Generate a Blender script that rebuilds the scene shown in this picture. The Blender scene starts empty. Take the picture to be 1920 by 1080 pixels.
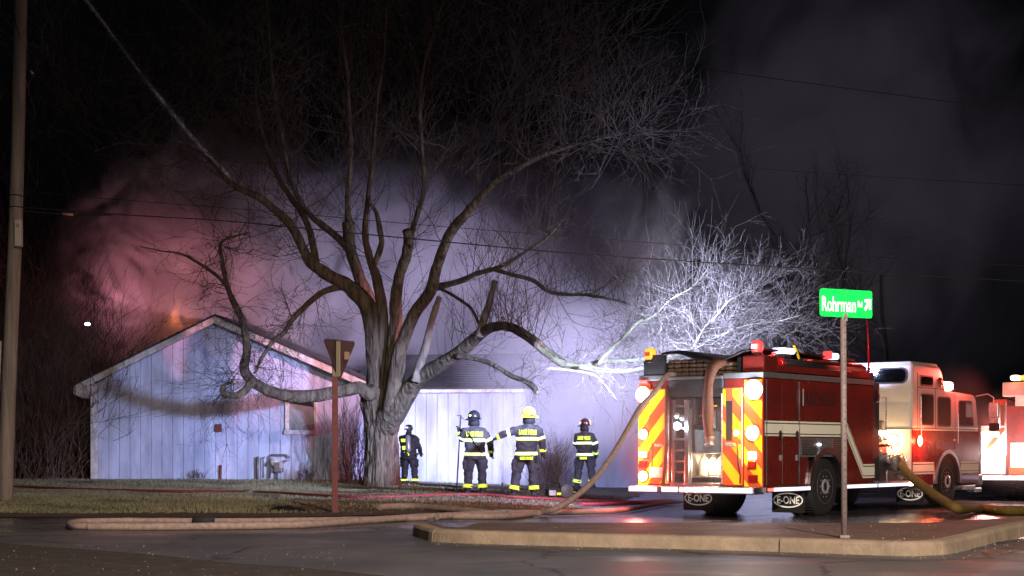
import bpy, bmesh, math, random
import numpy as np
from mathutils import Vector, Matrix, noise as mnoise

random.seed(7); RNG = np.random.default_rng(7)
S = bpy.context.scene
COL = S.collection
R = math.radians
PI = math.pi

# ------------------------------------------------------------------ camera, world, lights
F = 3000.0; CX = 960.0; HY = 842.0; CZ = 1.0
cam = bpy.data.cameras.new('camera'); cam.sensor_width = 36; cam.lens = F/1920*36
cam.shift_y = (HY-540)/1920; cam.clip_end = 2000; cam.clip_start = 0.1
camo = bpy.data.objects.new('camera', cam); COL.objects.link(camo)
camo.location = (0, 0, CZ); camo.rotation_euler = (R(90), 0, 0); S.camera = camo

W = bpy.data.worlds.new('World'); S.world = W; W.use_nodes = True
bg = W.node_tree.nodes['Background']
bg.inputs['Color'].default_value = (0.8, 0.82, 1.0, 1); bg.inputs['Strength'].default_value = 0.0012
S.view_settings.view_transform = 'Standard'; S.view_settings.look = 'None'
S.view_settings.exposure = 0; S.view_settings.gamma = 1; S.view_settings.use_curve_mapping = False
S.cycles.volume_step_rate = 1.0; S.cycles.volume_bounces = 1; S.cycles.max_bounces = 6
S.cycles.sample_clamp_indirect = 3.0
S.cycles.use_denoising = True

# truck pose, needed by the lights it carries
TA = R(38.0)                                  # heading, clockwise from +Y
TR = Vector((4.2, 26.8, -0.2))                # rear right corner on the ground
TF = Vector((math.sin(TA), math.cos(TA), 0)); TRT = Vector((math.cos(TA), -math.sin(TA), 0))
TO = TR - TRT*1.25                            # rear centre
def T(u, v, w): return TO + TF*u + TRT*v + Vector((0, 0, w))

def add_light(name, kind, loc, color, power, size=0.1, target=None, cone=None, blend=0.6):
    l = bpy.data.lights.new(name, kind); l.color = color; l.energy = power
    if kind in ('POINT', 'SPOT'): l.shadow_soft_size = size
    if kind == 'SPOT': l.spot_size = R(cone); l.spot_blend = blend
    o = bpy.data.objects.new(name, l); COL.objects.link(o); o.location = loc
    if target is not None:
        o.rotation_euler = (Vector(target)-Vector(loc)).to_track_quat('-Z', 'Y').to_euler()
    return o

# street lamp behind the camera, headlight of a car behind the camera
add_light('street_lamp_light', 'SPOT', (5.5, -3.5, 11.0), (1.0, 0.83, 0.70), 31000, 0.35, (0.5, 20, -2.0), 55, .85)
add_light('headlight_light', 'SPOT', (1.3, -2.5, 0.75), (1.0, 0.93, 0.85), 2600, 0.12, (3.0, 15.4, 1.5), 75, 0.9)
# flood lights on the far side of the engine, shining at the house
FLOOD = (0.50, 0.58, 1.0)
FL = T(0.75, -1.62, 2.98)
for i, (az, pw) in enumerate(((-42, 5500), (-33, 7500), (-24, 12500), (-15, 12000), (-6, 7000), (3, 2600))):
    dr = Vector((math.sin(R(az)), math.cos(R(az)), math.tan(R(-5.0))))
    add_light('flood_light', 'SPOT', FL, FLOOD, pw, 0.34 if az < -30 else 0.16, FL+dr, 26, 0.75)
add_light('flood_fill_wide', 'SPOT', FL, FLOOD, 3600, 0.25, (-3.5, 34.5, -2.2), 84, .8)  # fill beam added at the same fixture to lift the lawn
FU = T(1.7, -1.62, 3.02)
add_light('flood_light_up', 'SPOT', FU, FLOOD, 5200, 0.12, FU+Vector((.42, .8, .22)), 112, .8)
# unseen spots added at the engine's front to brighten smoke and water jet
FS = T(8.6, -1.5, 3.15)
add_light('smoke_fill_light', 'SPOT', FS, (.72, .66, .95), 34000, 0.2, (-4.5, 52, 3.9), 38, .9)
add_light('smoke_fill_light', 'SPOT', FS, (.85, .80, 1.0), 5000, 0.2, (-11, 46, 11.5), 26, 1.0)
add_light('smoke_fill_light', 'SPOT', FS, (.92, .85, 1.0), 21000, 0.2, (18, 86, 14), 60, 1.0)
add_light('red_beacon', 'SPOT', T(8.2, -1.2, 2.9), (1.0, .10, .12), 3800, .15, (-5.6, 45.2, .2), 20, .7)
add_light('red_beacon', 'SPOT', T(8.2, -1.2, 2.9), (1.0, .40, .52), 22000, .15, (-11.8, 50, 5.0), 20, .9)
# warning lights on the far side wash the house red
add_light('red_warning_side', 'SPOT', T(1.0, -1.5, 1.9), (1.0, 0.08, 0.07), 250, 0.1, (-6, 46, -2), 75, .6)

# ------------------------------------------------------------------ helpers
def P(px, py, d): return Vector(((px-CX)/F*d, d, CZ+(HY-py)/F*d))
def sm(a, b, x):
    t = min(1, max(0, (x-a)/(b-a))); return t*t*(3-2*t)
def gz(x, y):
    z = -0.2*sm(-1.0, 3.2, x)*sm(17, 22, y)
    z += 0.12*sm(40, 46, y)*(1-sm(-5, 0, x))
    z += 0.05*sm(24, 26, y)*(1-sm(-1.5, 1.5, x))*(1-sm(33, 36, y)) * 0.6
    return z
def G(px, py):
    d = 20.0
    for _ in range(40):
        x = (px-CX)/F*d
        d = 0.5*d + 0.5*F*(CZ-gz(x, d))/(py-HY)
    return Vector(((px-CX)/F*d, d, gz((px-CX)/F*d, d)))

def prop(o, label=None, cat=None, group=None, kind=None):
    if label: o['label'] = label
    if cat: o['category'] = cat
    if group: o['group'] = group
    if kind: o['kind'] = kind
    return o
def empty(name, loc=(0, 0, 0), rz=0, **k):
    o = bpy.data.objects.new(name, None); COL.objects.link(o)
    o.location = loc; o.rotation_euler = (0, 0, rz); o.empty_display_size = 0.2
    return prop(o, **k)

class MB:
    def __init__(s): s.v = []; s.f = []; s.m = []; s.sm = []
    def add(s, vs, fs, mi=0, smooth=False):
        b = len(s.v); s.v.extend([tuple(v) for v in vs])
        for f in fs:
            s.f.append(tuple(i+b for i in f)); s.m.append(mi); s.sm.append(smooth)
        return s
    def box(s, lo, hi, mi=0, bev=0.0):
        (x0, y0, z0), (x1, y1, z1) = lo, hi
        if x0 > x1: x0, x1 = x1, x0
        if y0 > y1: y0, y1 = y1, y0
        if z0 > z1: z0, z1 = z1, z0
        b = min(bev, (x1-x0)*.45, (y1-y0)*.45, (z1-z0)*.45)
        if b <= 0:
            vs = [(x0,y0,z0),(x1,y0,z0),(x1,y1,z0),(x0,y1,z0),(x0,y0,z1),(x1,y0,z1),(x1,y1,z1),(x0,y1,z1)]
            return s.add(vs, [(0,3,2,1),(4,5,6,7),(0,1,5,4),(1,2,6,5),(2,3,7,6),(3,0,4,7)], mi)
        bm = bmesh.new(); bmesh.ops.create_cube(bm, size=1)
        for v in bm.verts: v.co = Vector(((x0+x1)/2+v.co.x*(x1-x0), (y0+y1)/2+v.co.y*(y1-y0), (z0+z1)/2+v.co.z*(z1-z0)))
        bmesh.ops.bevel(bm, geom=bm.edges[:], offset=b, segments=2, affect='EDGES', profile=.5)
        bm.verts.index_update()
        s.add([v.co[:] for v in bm.verts], [[v.index for v in f.verts] for f in bm.faces], mi); bm.free(); return s
    def tube(s, pts, rad, n=8, mi=0, caps=True, smooth=True, flat=1.0):
        pts = [Vector(p) for p in pts]
        if isinstance(rad, (int, float)): rad = [rad]*len(pts)
        vs = []; up = None
        for i, p in enumerate(pts):
            t = (pts[min(i+1, len(pts)-1)]-pts[max(i-1, 0)])
            if t.length < 1e-9: t = Vector((0, 0, 1))
            t.normalize()
            if up is None: up = Vector((0, 0, 1)) if abs(t.z) < .9 else Vector((0, 1, 0))
            a = t.cross(up)
            if a.length < 1e-6: a = t.orthogonal()
            a.normalize(); b = a.cross(t).normalized()
            up = b
            for k in range(n):
                an = 2*PI*k/n
                vs.append(p+a*(math.cos(an)*rad[i])+b*(math.sin(an)*rad[i]*flat))
        fs = []
        for i in range(len(pts)-1):
            for k in range(n):
                fs.append((i*n+k, i*n+(k+1) % n, (i+1)*n+(k+1) % n, (i+1)*n+k))
        s.add(vs, fs, mi, smooth)
        if caps:
            b = len(s.v)-len(vs)
            s.f.append(tuple(b+k for k in range(n))[::-1]); s.m.append(mi); s.sm.append(False)
            s.f.append(tuple(b+(len(pts)-1)*n+k for k in range(n))); s.m.append(mi); s.sm.append(False)
        return s
    def lathe(s, prof, c=(0, 0, 0), axis='z', n=20, mi=0, smooth=True, sx=1.0, sy=1.0):
        # prof: list of (r, h)
        vs = []; fs = []
        for (r, h) in prof:
            for k in range(n):
                a = 2*PI*k/n; x, y = r*math.cos(a)*sx, r*math.sin(a)*sy
                p = (x, y, h) if axis == 'z' else ((h, x, y) if axis == 'x' else (y, h, x))
                vs.append((p[0]+c[0], p[1]+c[1], p[2]+c[2]))
        for i in range(len(prof)-1):
            for k in range(n):
                fs.append((i*n+k, i*n+(k+1) % n, (i+1)*n+(k+1) % n, (i+1)*n+k))
        if prof[0][0] > 1e-6: fs.append(tuple(range(n))[::-1])
        if prof[-1][0] > 1e-6: fs.append(tuple((len(prof)-1)*n+k for k in range(n)))
        return s.add(vs, fs, mi, smooth)
    def prism(s, poly, a, b, axis='y', mi=0):
        # poly 2-D outline extruded between a and b along an axis
        n = len(poly)
        def pt(p, h):
            return (p[0], h, p[1]) if axis == 'y' else ((h, p[0], p[1]) if axis == 'x' else (p[0], p[1], h))
        vs = [pt(p, a) for p in poly]+[pt(p, b) for p in poly]
        fs = [tuple(range(n)), tuple(range(2*n-1, n-1, -1))]+[(i, i+n, (i+1) % n+n, (i+1) % n) for i in range(n)]
        return s.add(vs, fs, mi)
    def mesh(s, name, mats):
        me = bpy.data.meshes.new(name); me.from_pydata(s.v, [], s.f)
        if not isinstance(mats, (list, tuple)): mats = [mats]
        for m in mats: me.materials.append(m)
        me.polygons.foreach_set('material_index', s.m); me.polygons.foreach_set('use_smooth', s.sm)
        me.update()
        bm = bmesh.new(); bm.from_mesh(me); bmesh.ops.recalc_face_normals(bm, faces=bm.faces[:]); bm.to_mesh(me); bm.free()
        return me
    def build(s, name, mats, parent=None, loc=None, rz=None, **k):
        o = bpy.data.objects.new(name, s.mesh(name, mats)); COL.objects.link(o)
        if parent: o.parent = parent
        if loc is not None: o.location = loc
        if rz is not None: o.rotation_euler = (0, 0, rz)
        return prop(o, **k)

def obj_from(name, me, parent=None, loc=None, rot=None, **k):
    o = bpy.data.objects.new(name, me); COL.objects.link(o)
    if parent: o.parent = parent
    if loc is not None: o.location = loc
    if rot is not None: o.rotation_euler = rot
    return prop(o, **k)

def arr_mesh(name, verts, faces, mat, smooth=False):
    """fast mesh from numpy arrays; faces all with the same corner count"""
    me = bpy.data.meshes.new(name); nv = len(verts); nf, k = faces.shape
    me.vertices.add(nv); me.vertices.foreach_set('co', np.asarray(verts, np.float32).ravel())
    me.loops.add(nf*k); me.loops.foreach_set('vertex_index', faces.astype(np.int32).ravel())
    me.polygons.add(nf); me.polygons.foreach_set('loop_start', np.arange(0, nf*k, k, dtype=np.int32))
    me.polygons.foreach_set('use_smooth', np.full(nf, smooth))
    me.materials.append(mat); me.update(); me.validate(); return me

def text_mesh(txt, size, mat, extrude=0.002, sx=1.0, align='CENTER', bold=0.0):
    c = bpy.data.curves.new('t', 'FONT'); c.body = txt; c.size = size; c.extrude = extrude
    c.align_x = align; c.align_y = 'CENTER'; c.offset = bold; c.resolution_u = 3
    o = bpy.data.objects.new('t', c); COL.objects.link(o)
    dg = bpy.context.evaluated_depsgraph_get(); me = bpy.data.meshes.new_from_object(o.evaluated_get(dg))
    bpy.data.objects.remove(o); me.materials.clear(); me.materials.append(mat)
    for v in me.vertices: v.co.x *= sx
    me.name = 'lettering'; return me

def remeshed(mb, name, mats, voxel, parent=None, smooth_it=3, wrinkle=0.0, wscale=6.0, **k):
    o = mb.build(name, mats, None)
    m = o.modifiers.new('r', 'REMESH'); m.mode = 'VOXEL'; m.voxel_size = voxel; m.use_smooth_shade = True
    m2 = o.modifiers.new('s', 'SMOOTH'); m2.iterations = smooth_it; m2.factor = .5
    dg = bpy.context.evaluated_depsgraph_get(); me = bpy.data.meshes.new_from_object(o.evaluated_get(dg))
    bpy.data.objects.remove(o)
    if wrinkle:
        for v in me.vertices:
            n = mnoise.noise(Vector((v.co.x*wscale, v.co.y*wscale, v.co.z*wscale*1.7)))
            v.co += v.normal*(n*wrinkle)
    for p in me.polygons: p.use_smooth = True
    if not me.materials:
        for mm in (mats if isinstance(mats, (list, tuple)) else [mats]): me.materials.append(mm)
    o = bpy.data.objects.new(name, me); COL.objects.link(o)
    if parent: o.parent = parent
    return prop(o, **k)

def catmull(pts, sub=4):
    """pts: list of tuples; smooth resample"""
    A = np.array(pts, float); n = len(A); out = []
    for i in range(n-1):
        p0, p1, p2, p3 = A[max(i-1, 0)], A[i], A[i+1], A[min(i+2, n-1)]
        for j in range(sub):
            t = j/sub
            out.append(.5*((2*p1)+(-p0+p2)*t+(2*p0-5*p1+4*p2-p3)*t*t+(-p0+3*p1-3*p2+p3)*t**3))
    out.append(A[-1]); return np.array(out)

# ------------------------------------------------------------------ materials
def mat(name, col, rough=.6, metal=0, var=0.0, vscale=8.0, bump=0.0, bscale=40.0, emit=None, estr=0, spec=None, col2=None, stretch=None, trans=0, alpha=None, coat=0, bdist=.02):
    m = bpy.data.materials.new(name); m.use_nodes = True; nt = m.node_tree; b = nt.nodes['Principled BSDF']
    b.inputs['Base Color'].default_value = (*col, 1); b.inputs['Roughness'].default_value = rough
    b.inputs['Metallic'].default_value = metal
    if spec is not None: b.inputs['Specular IOR Level'].default_value = spec
    if trans: b.inputs['Transmission Weight'].default_value = trans
    if alpha is not None: b.inputs['Alpha'].default_value = alpha
    if coat: b.inputs['Coat Weight'].default_value = coat; b.inputs['Coat Roughness'].default_value = 0.08
    if emit: b.inputs['Emission Color'].default_value = (*emit, 1); b.inputs['Emission Strength'].default_value = estr
    if var or col2 or bump:
        tc = nt.nodes.new('ShaderNodeTexCoord'); mp = nt.nodes.new('ShaderNodeMapping')
        nt.links.new(tc.outputs['Object'], mp.inputs[0])
        if stretch: mp.inputs['Scale'].default_value = stretch
    if var or col2:
        n = nt.nodes.new('ShaderNodeTexNoise'); n.inputs['Scale'].default_value = vscale; n.inputs['Detail'].default_value = 5; n.inputs['Roughness'].default_value = .65
        nt.links.new(mp.outputs[0], n.inputs['Vector'])
        r = nt.nodes.new('ShaderNodeValToRGB'); nt.links.new(n.outputs['Fac'], r.inputs[0])
        c2 = col2 if col2 else tuple(c*(1-var) for c in col); c1 = col if col2 else tuple(min(1, c*(1+var)) for c in col)
        r.color_ramp.elements[0].position = .35; r.color_ramp.elements[0].color = (*c2, 1)
        r.color_ramp.elements[1].position = .65; r.color_ramp.elements[1].color = (*c1, 1)
        nt.links.new(r.outputs[0], b.inputs['Base Color'])
        mr = nt.nodes.new('ShaderNodeMapRange'); mr.inputs['To Min'].default_value = min(1, rough*1.25); mr.inputs['To Max'].default_value = rough*.75
        nt.links.new(n.outputs['Fac'], mr.inputs[0]); nt.links.new(mr.outputs[0], b.inputs['Roughness'])
    if bump:
        n2 = nt.nodes.new('ShaderNodeTexNoise'); n2.inputs['Scale'].default_value = bscale; n2.inputs['Detail'].default_value = 6
        nt.links.new(mp.outputs[0], n2.inputs['Vector'])
        bp = nt.nodes.new('ShaderNodeBump'); bp.inputs['Strength'].default_value = bump; bp.inputs['Distance'].default_value = bdist
        nt.links.new(n2.outputs['Fac'], bp.inputs['Height']); nt.links.new(bp.outputs[0], b.inputs['Normal'])
    return m

def retro(name, col, rcol, rough=.42, k=.5):
    """retroreflective sheeting: a glossy lobe that returns light to where it came from"""
    m = bpy.data.materials.new(name); m.use_nodes = True; nt = m.node_tree; nt.nodes.clear()
    out = nt.nodes.new('ShaderNodeOutputMaterial'); d = nt.nodes.new('ShaderNodeBsdfDiffuse'); d.inputs[0].default_value = (*col, 1)
    g = nt.nodes.new('ShaderNodeBsdfGlossy'); g.inputs['Color'].default_value = (*rcol, 1); g.inputs['Roughness'].default_value = rough
    ge = nt.nodes.new('ShaderNodeNewGeometry'); nt.links.new(ge.outputs['Incoming'], g.inputs['Normal'])
    mx = nt.nodes.new('ShaderNodeMixShader'); mx.inputs[0].default_value = k
    nt.links.new(d.outputs[0], mx.inputs[1]); nt.links.new(g.outputs[0], mx.inputs[2]); nt.links.new(mx.outputs[0], out.inputs[0])
    return m

def emis(name, col, st): return mat(name, tuple(min(1, c*.6+.05) for c in col), .3, emit=col, estr=st)

M = {}
M['ground'] = mat('ground_dirt_grass', (.10, .095, .05), .95, col2=(.05, .042, .025), vscale=1.7, bump=.6, bscale=25)
M['litter'] = mat('leaf_litter', (.11, .065, .038), .9, col2=(.045, .028, .018), vscale=4, bump=.8, bscale=18)
M['gravel'] = mat('gravel_shoulder', (.055, .040, .032), .9, col2=(.02, .015, .012), vscale=5, bump=.8, bscale=30)
M['pave'] = mat('island_paving', (.155, .100, .078), .62, col2=(.095, .064, .052), vscale=2.2, bump=.35, bscale=45)
M['kerb'] = mat('kerb_concrete', (.34, .255, .175), .85, col2=(.21, .158, .11), vscale=3, bump=.4, bscale=30)
M['bark'] = mat('bark', (.17, .135, .09), .95, col2=(.035, .027, .019), vscale=9, bump=1.0, bscale=13, stretch=(1, 1, .16), bdist=.10)
M['twig'] = mat('twig_bark', (.125, .105, .085), .85, col2=(.07, .057, .045), vscale=3)
M['dead'] = mat('bare_wood', (.27, .24, .20), .8, col2=(.12, .10, .085), vscale=9, stretch=(1, 1, .3))
M['lichen'] = mat('lichen_bark', (.17, .18, .10), .9, col2=(.09, .085, .05), vscale=6, bump=.7, bscale=20)
M['brush'] = mat('brush_stem', (.15, .085, .055), .9, col2=(.09, .055, .038), vscale=2)
M['pole'] = mat('weathered_pole_wood', (.24, .20, .165), .9, col2=(.13, .105, .088), vscale=9, bump=.7, bscale=30, stretch=(1, 1, .08))
M['wire'] = mat('wire_rubber', (.012, .012, .013), .6)
M['siding'] = mat('painted_siding', (.54, .58, .74), .75, col2=(.34, .36, .47), vscale=2.3, bump=.25, bscale=30, stretch=(1, 1, .25))
M['trimw'] = mat('white_trim_paint', (.72, .70, .68), .6, col2=(.42, .38, .34), vscale=5)
M['far_bark'] = mat('far_bark', (.03, .022, .018), .95)
M['shingle'] = mat('roof_shingle', (.05, .05, .055), .95, col2=(.03, .03, .034), vscale=6, bump=.6)
M['dark'] = mat('dark_interior', (.01, .01, .012), .8)
M['glass'] = mat('window_glass', (.34, .37, .37), .12, spec=.9, col2=(.22, .24, .24), vscale=1.3)  # grey base colour stands in for the pane's reflection
M['meter'] = mat('grey_meter_metal', (.20, .18, .17), .5, metal=.3, var=.3)
M['red'] = mat('fire_red_paint', (.22, .024, .018), .26, coat=.5, col2=(.14, .018, .015), vscale=2.2)
M['white'] = mat('white_paint', (.66, .64, .58), .3, coat=.3, var=.04, vscale=4)
M['cream'] = retro('cream_stripe', (.62, .60, .50), (.5, .48, .38), .5, .35)
M['black'] = mat('black_plastic', (.016, .016, .018), .5, var=.3)
M['rubber'] = mat('tyre_rubber', (.022, .021, .021), .75, bump=.3, bscale=60)
M['alu'] = mat('aluminium', (.55, .55, .57), .32, metal=1, var=.12, vscale=12)
M['diamond'] = mat('tread_plate', (.42, .42, .44), .38, metal=1, bump=.6, bscale=70)
M['chrome'] = mat('polished_rim', (.62, .62, .64), .28, metal=.5, var=.08)
M['grey'] = mat('grey_paint', (.13, .135, .14), .5, var=.15)
M['dgrey'] = mat('dark_grey_cover', (.035, .036, .042), .6, var=.3)
M['yel'] = retro('chevron_yellow', (.70, .50, .015), (.9, .62, .02), .45, .4)
M['org'] = retro('chevron_red', (.55, .09, .03), (.8, .10, .03), .45, .35)
M['glow_strip'] = mat('white_strip_painted_shine', (.8, .8, .82), .4, emit=(.8, .82, 1), estr=1.6)  # emission stands in for light thrown back by the strip
M['brown_hose'] = mat('brown_hose_fabric', (.12, .042, .016), .85, col2=(.06, .023, .011), vscale=20, bump=.4, bscale=80)
M['hosebed'] = mat('stacked_hose_fabric', (.15, .085, .05), .9, col2=(.07, .042, .028), vscale=14)
M['tarp'] = mat('black_tarp', (.012, .011, .013), .55, var=.3)
M['bag'] = mat('grey_blue_bag', (.16, .21, .25), .8, var=.1, bump=.3)
M['cyl'] = mat('cylinder_paint', (.72, .62, .42), .3, var=.05)
M['glassdk'] = mat('dark_vehicle_glass', (.004, .004, .005), .03, spec=.4)
M['hose_tan'] = mat('tan_hose_jacket', (.38, .27, .23), .85, col2=(.24, .165, .14), vscale=18, bump=.4, bscale=90)
M['hose_red'] = mat('red_hose_jacket', (.30, .035, .04), .75, col2=(.20, .028, .03), vscale=14, bump=.3, bscale=90)
M['hose_yel'] = mat('yellow_hose_jacket', (.27, .17, .03), .8, col2=(.17, .105, .02), vscale=16, bump=.4, bscale=90)
M['hose_blk'] = mat('dark_hose_jacket', (.02, .02, .025), .8)
M['gear'] = mat('charcoal_turnout_cloth', (.042, .037, .043), .9, col2=(.024, .021, .025), vscale=9, bump=.5, bscale=35)
M['gearb'] = mat('black_turnout_cloth', (.004, .004, .005), .9, var=.3, vscale=9)
M['glove'] = mat('black_glove_leather', (.014, .013, .014), .7)
M['skin'] = mat('hooded_head_cloth', (.022, .02, .022), .9, var=.2)
M['face'] = mat('skin', (.42, .26, .19), .6)
M['tape_y'] = retro('lime_trim_tape', (.62, .80, .06), (.7, .9, .08), .5, .35)
M['tape_w'] = retro('silver_trim_tape', (.82, .82, .80), (.95, .95, .9), .5, .4)
M['letter'] = retro('lime_letters', (.60, .80, .05), (.7, .95, .06), .5, .4)
M['helmet_b'] = mat('black_helmet', (.018, .018, .022), .3)
M['helmet_y'] = retro('yellow_helmet', (.75, .58, .03), (.9, .7, .05), .5, .25)
M['helmet_r'] = mat('maroon_helmet', (.045, .014, .022), .25, coat=.5)
M['tank'] = mat('air_cylinder', (.20, .21, .23), .3, metal=.4)
M['sign_g'] = retro('green_sign_sheeting', (.01, .32, .05), (.008, .62, .085), .36, .6)
M['sign_w'] = retro('white_sign_sheeting', (.8, .9, .85), (1.0, 1.0, 1.0), .36, .75)
M['galv'] = mat('galvanised_post', (.27, .21, .20), .6, col2=(.19, .145, .14), vscale=20)
M['signback'] = mat('sign_back_red_lit', (.035, .012, .011), .6, col2=(.025, .009, .008), vscale=6)  # engine's red light painted into the sign's back
M['postred'] = mat('red_lit_post', (.17, .035, .032), .6, col2=(.12, .026, .024), vscale=20)  # red lamp light painted into the post; vent box and pipe reuse it
M['tan'] = mat('perforated_tan', (.24, .20, .12), .7)
M['orange'] = mat('orange_tag', (.30, .17, .10), .7)
M['galvd'] = mat('grey_box', (.40, .34, .30), .6, var=.1)
M['lens_r'] = mat('red_lens', (.30, .01, .01), .15, coat=.5)
M['e_white'] = emis('lamp_white', (.86, .88, 1.0), 14)
M['e_amber'] = emis('lamp_amber', (1.0, .55, .16), 13)
M['e_amb2'] = emis('lamp_amber_dim', (1.0, .30, .02), 2.2)
M['e_warm'] = emis('lamp_warm', (1.0, .82, .5), 9)
M['e_red'] = emis('lamp_red', (1.0, .07, .05), 5)
M['e_redhot'] = emis('lamp_red_hot', (1.0, .35, .28), 14)
M['e_red1'] = emis('lamp_red_soft', (1.0, .05, .05), 1.5)
M['e_blue'] = emis('lamp_blue_white', (.7, .75, 1.0), 2.5)
# ------------------------------------------------------------------ ground, roads
def asphalt():
    m = bpy.data.materials.new('wet_asphalt'); m.use_nodes = True; nt = m.node_tree; b = nt.nodes['Principled BSDF']
    ge = nt.nodes.new('ShaderNodeNewGeometry')
    def noise(sc, det=5, stretch=None):
        n = nt.nodes.new('ShaderNodeTexNoise'); n.inputs['Scale'].default_value = sc; n.inputs['Detail'].default_value = det
        if stretch:
            mp = nt.nodes.new('ShaderNodeMapping'); mp.inputs['Scale'].default_value = stretch
            nt.links.new(ge.outputs['Position'], mp.inputs[0]); nt.links.new(mp.outputs[0], n.inputs['Vector'])
        else: nt.links.new(ge.outputs['Position'], n.inputs['Vector'])
        return n
    n1 = noise(.55, 6, (1, .6, 1)); r1 = nt.nodes.new('ShaderNodeValToRGB'); nt.links.new(n1.outputs[0], r1.inputs[0])
    r1.color_ramp.elements[0].color = (.082, .084, .092, 1); r1.color_ramp.elements[1].color = (.145, .135, .135, 1)
    r1.color_ramp.elements[0].position = .38; r1.color_ramp.elements[1].position = .62
    vo = nt.nodes.new('ShaderNodeTexVoronoi'); vo.feature = 'DISTANCE_TO_EDGE'; vo.inputs['Scale'].default_value = .42
    nw = noise(1.6, 4); vm = nt.nodes.new('ShaderNodeVectorMath'); vm.operation = 'MULTIPLY_ADD'; nt.links.new(nw.outputs['Color'], vm.inputs[0]); vm.inputs[1].default_value = (.5, .5, .5); nt.links.new(ge.outputs['Position'], vm.inputs[2]); nt.links.new(vm.outputs[0], vo.inputs['Vector'])
    cr = nt.nodes.new('ShaderNodeValToRGB'); cr.color_ramp.elements[0].color = (.35, .35, .35, 1); cr.color_ramp.elements[1].color = (1, 1, 1, 1); cr.color_ramp.elements[0].position = .004; cr.color_ramp.elements[1].position = .012
    nt.links.new(vo.outputs['Distance'], cr.inputs[0])
    gr = noise(140, 2); gc = nt.nodes.new('ShaderNodeValToRGB'); gc.color_ramp.elements[0].color = (.6, .6, .6, 1); gc.color_ramp.elements[1].color = (1.5, 1.5, 1.5, 1); gc.color_ramp.elements[0].position = .4; gc.color_ramp.elements[1].position = .7
    nt.links.new(gr.outputs[0], gc.inputs[0])
    mm = nt.nodes.new('ShaderNodeMix'); mm.data_type = 'RGBA'; mm.blend_type = 'MULTIPLY'; mm.inputs[0].default_value = 1; nt.links.new(r1.outputs[0], mm.inputs[6]); nt.links.new(cr.outputs[0], mm.inputs[7])
    m2 = nt.nodes.new('ShaderNodeMix'); m2.data_type = 'RGBA'; m2.blend_type = 'MULTIPLY'; m2.inputs[0].default_value = 1; nt.links.new(mm.outputs[2], m2.inputs[6]); nt.links.new(gc.outputs[0], m2.inputs[7])
    nt.links.new(m2.outputs[2], b.inputs['Base Color'])
    # wetness: puddled side road, damp main road
    n2 = noise(.8, 4); sx = nt.nodes.new('ShaderNodeSeparateXYZ'); nt.links.new(ge.outputs['Position'], sx.inputs[0])
    mrx = nt.nodes.new('ShaderNodeMapRange'); mrx.inputs['From Min'].default_value = 17; mrx.inputs['From Max'].default_value = 22
    mrx.inputs['To Min'].default_value = 0; mrx.inputs['To Max'].default_value = .38
    nt.links.new(sx.outputs['Y'], mrx.inputs[0])
    ad = nt.nodes.new('ShaderNodeMath'); nt.links.new(mrx.outputs[0], ad.inputs[0]); nt.links.new(n2.outputs[0], ad.inputs[1])
    rr = nt.nodes.new('ShaderNodeMapRange'); rr.inputs['From Min'].default_value = .5; rr.inputs['From Max'].default_value = .85
    rr.inputs['To Min'].default_value = .50; rr.inputs['To Max'].default_value = .12
    nt.links.new(ad.outputs[0], rr.inputs[0]); nt.links.new(rr.outputs[0], b.inputs['Roughness'])
    n3 = noise(90, 3); bp = nt.nodes.new('ShaderNodeBump'); bp.inputs['Strength'].default_value = .35; bp.inputs['Distance'].default_value = .01
    nt.links.new(n3.outputs[0], bp.inputs['Height']); nt.links.new(bp.outputs[0], b.inputs['Normal'])
    return m
M['asphalt'] = asphalt()

def yfar(x):
    pts = [(-60, 23.2), (-3.0, 23.6), (-1.0, 25.0), (1.0, 28.5), (2.0, 33), (4.0, 46), (9, 70), (60, 90)]
    for (a, b), (c, d) in zip(pts, pts[1:]):
        if x <= c: return b+(d-b)*(x-a)/(c-a)
    return 90
def grid_sheet(name, xs, yfun, mat_, dz, ny=60, zf=gz, **k):
    vs = []; fs = []; nx = len(xs)
    for x in xs:
        y0, y1 = yfun(x)
        for j in range(ny+1):
            y = y0+(y1-y0)*(j/ny); vs.append((x, y, zf(x, y)+dz))
    for i in range(nx-1):
        for j in range(ny):
            a = i*(ny+1)+j; fs.append((a, a+ny+1, a+ny+2, a+1))
    o = obj_from(name, arr_mesh(name, np.array(vs), np.array(fs), mat_, True), kind='structure', **k)
    return o
xs = list(np.concatenate([np.linspace(-160, -20, 15), np.linspace(-18, 22, 120), np.linspace(25, 160, 15)]))
def gy(x): return (-30, 420)
# terrain as graded rows
vs = []; fs = []; ys = np.concatenate([np.linspace(-30, 8, 6), np.linspace(10, 60, 150), np.linspace(65, 420, 24)])
for x in xs:
    for y in ys: vs.append((x, y, gz(x, y)))
ny = len(ys)
for i in range(len(xs)-1):
    for j in range(ny-1):
        a = i*ny+j; fs.append((a, a+ny, a+ny+1, a+1))
obj_from('ground', arr_mesh('ground', np.array(vs), np.array(fs), M['ground'], True), kind='structure')
grid_sheet('road', xs, lambda x: (-6, yfar(x)), M['asphalt'], .006, 130)
# leaf-strewn verge right of the lawn
grid_sheet('leafy_verge', list(np.linspace(-4.2, 3.2, 40)), lambda x: (yfar(x)+.02, 41+1.5*math.sin(x*1.3)), M['litter'], .012, 40)
# dirt gutter strip along the lawn edge
grid_sheet('gutter_strip', list(np.linspace(-40, -1.2, 60)), lambda x: (yfar(x)-.35, yfar(x)+1.0+.2*math.sin(x*2.1)), M['litter'], .016, 6)
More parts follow.
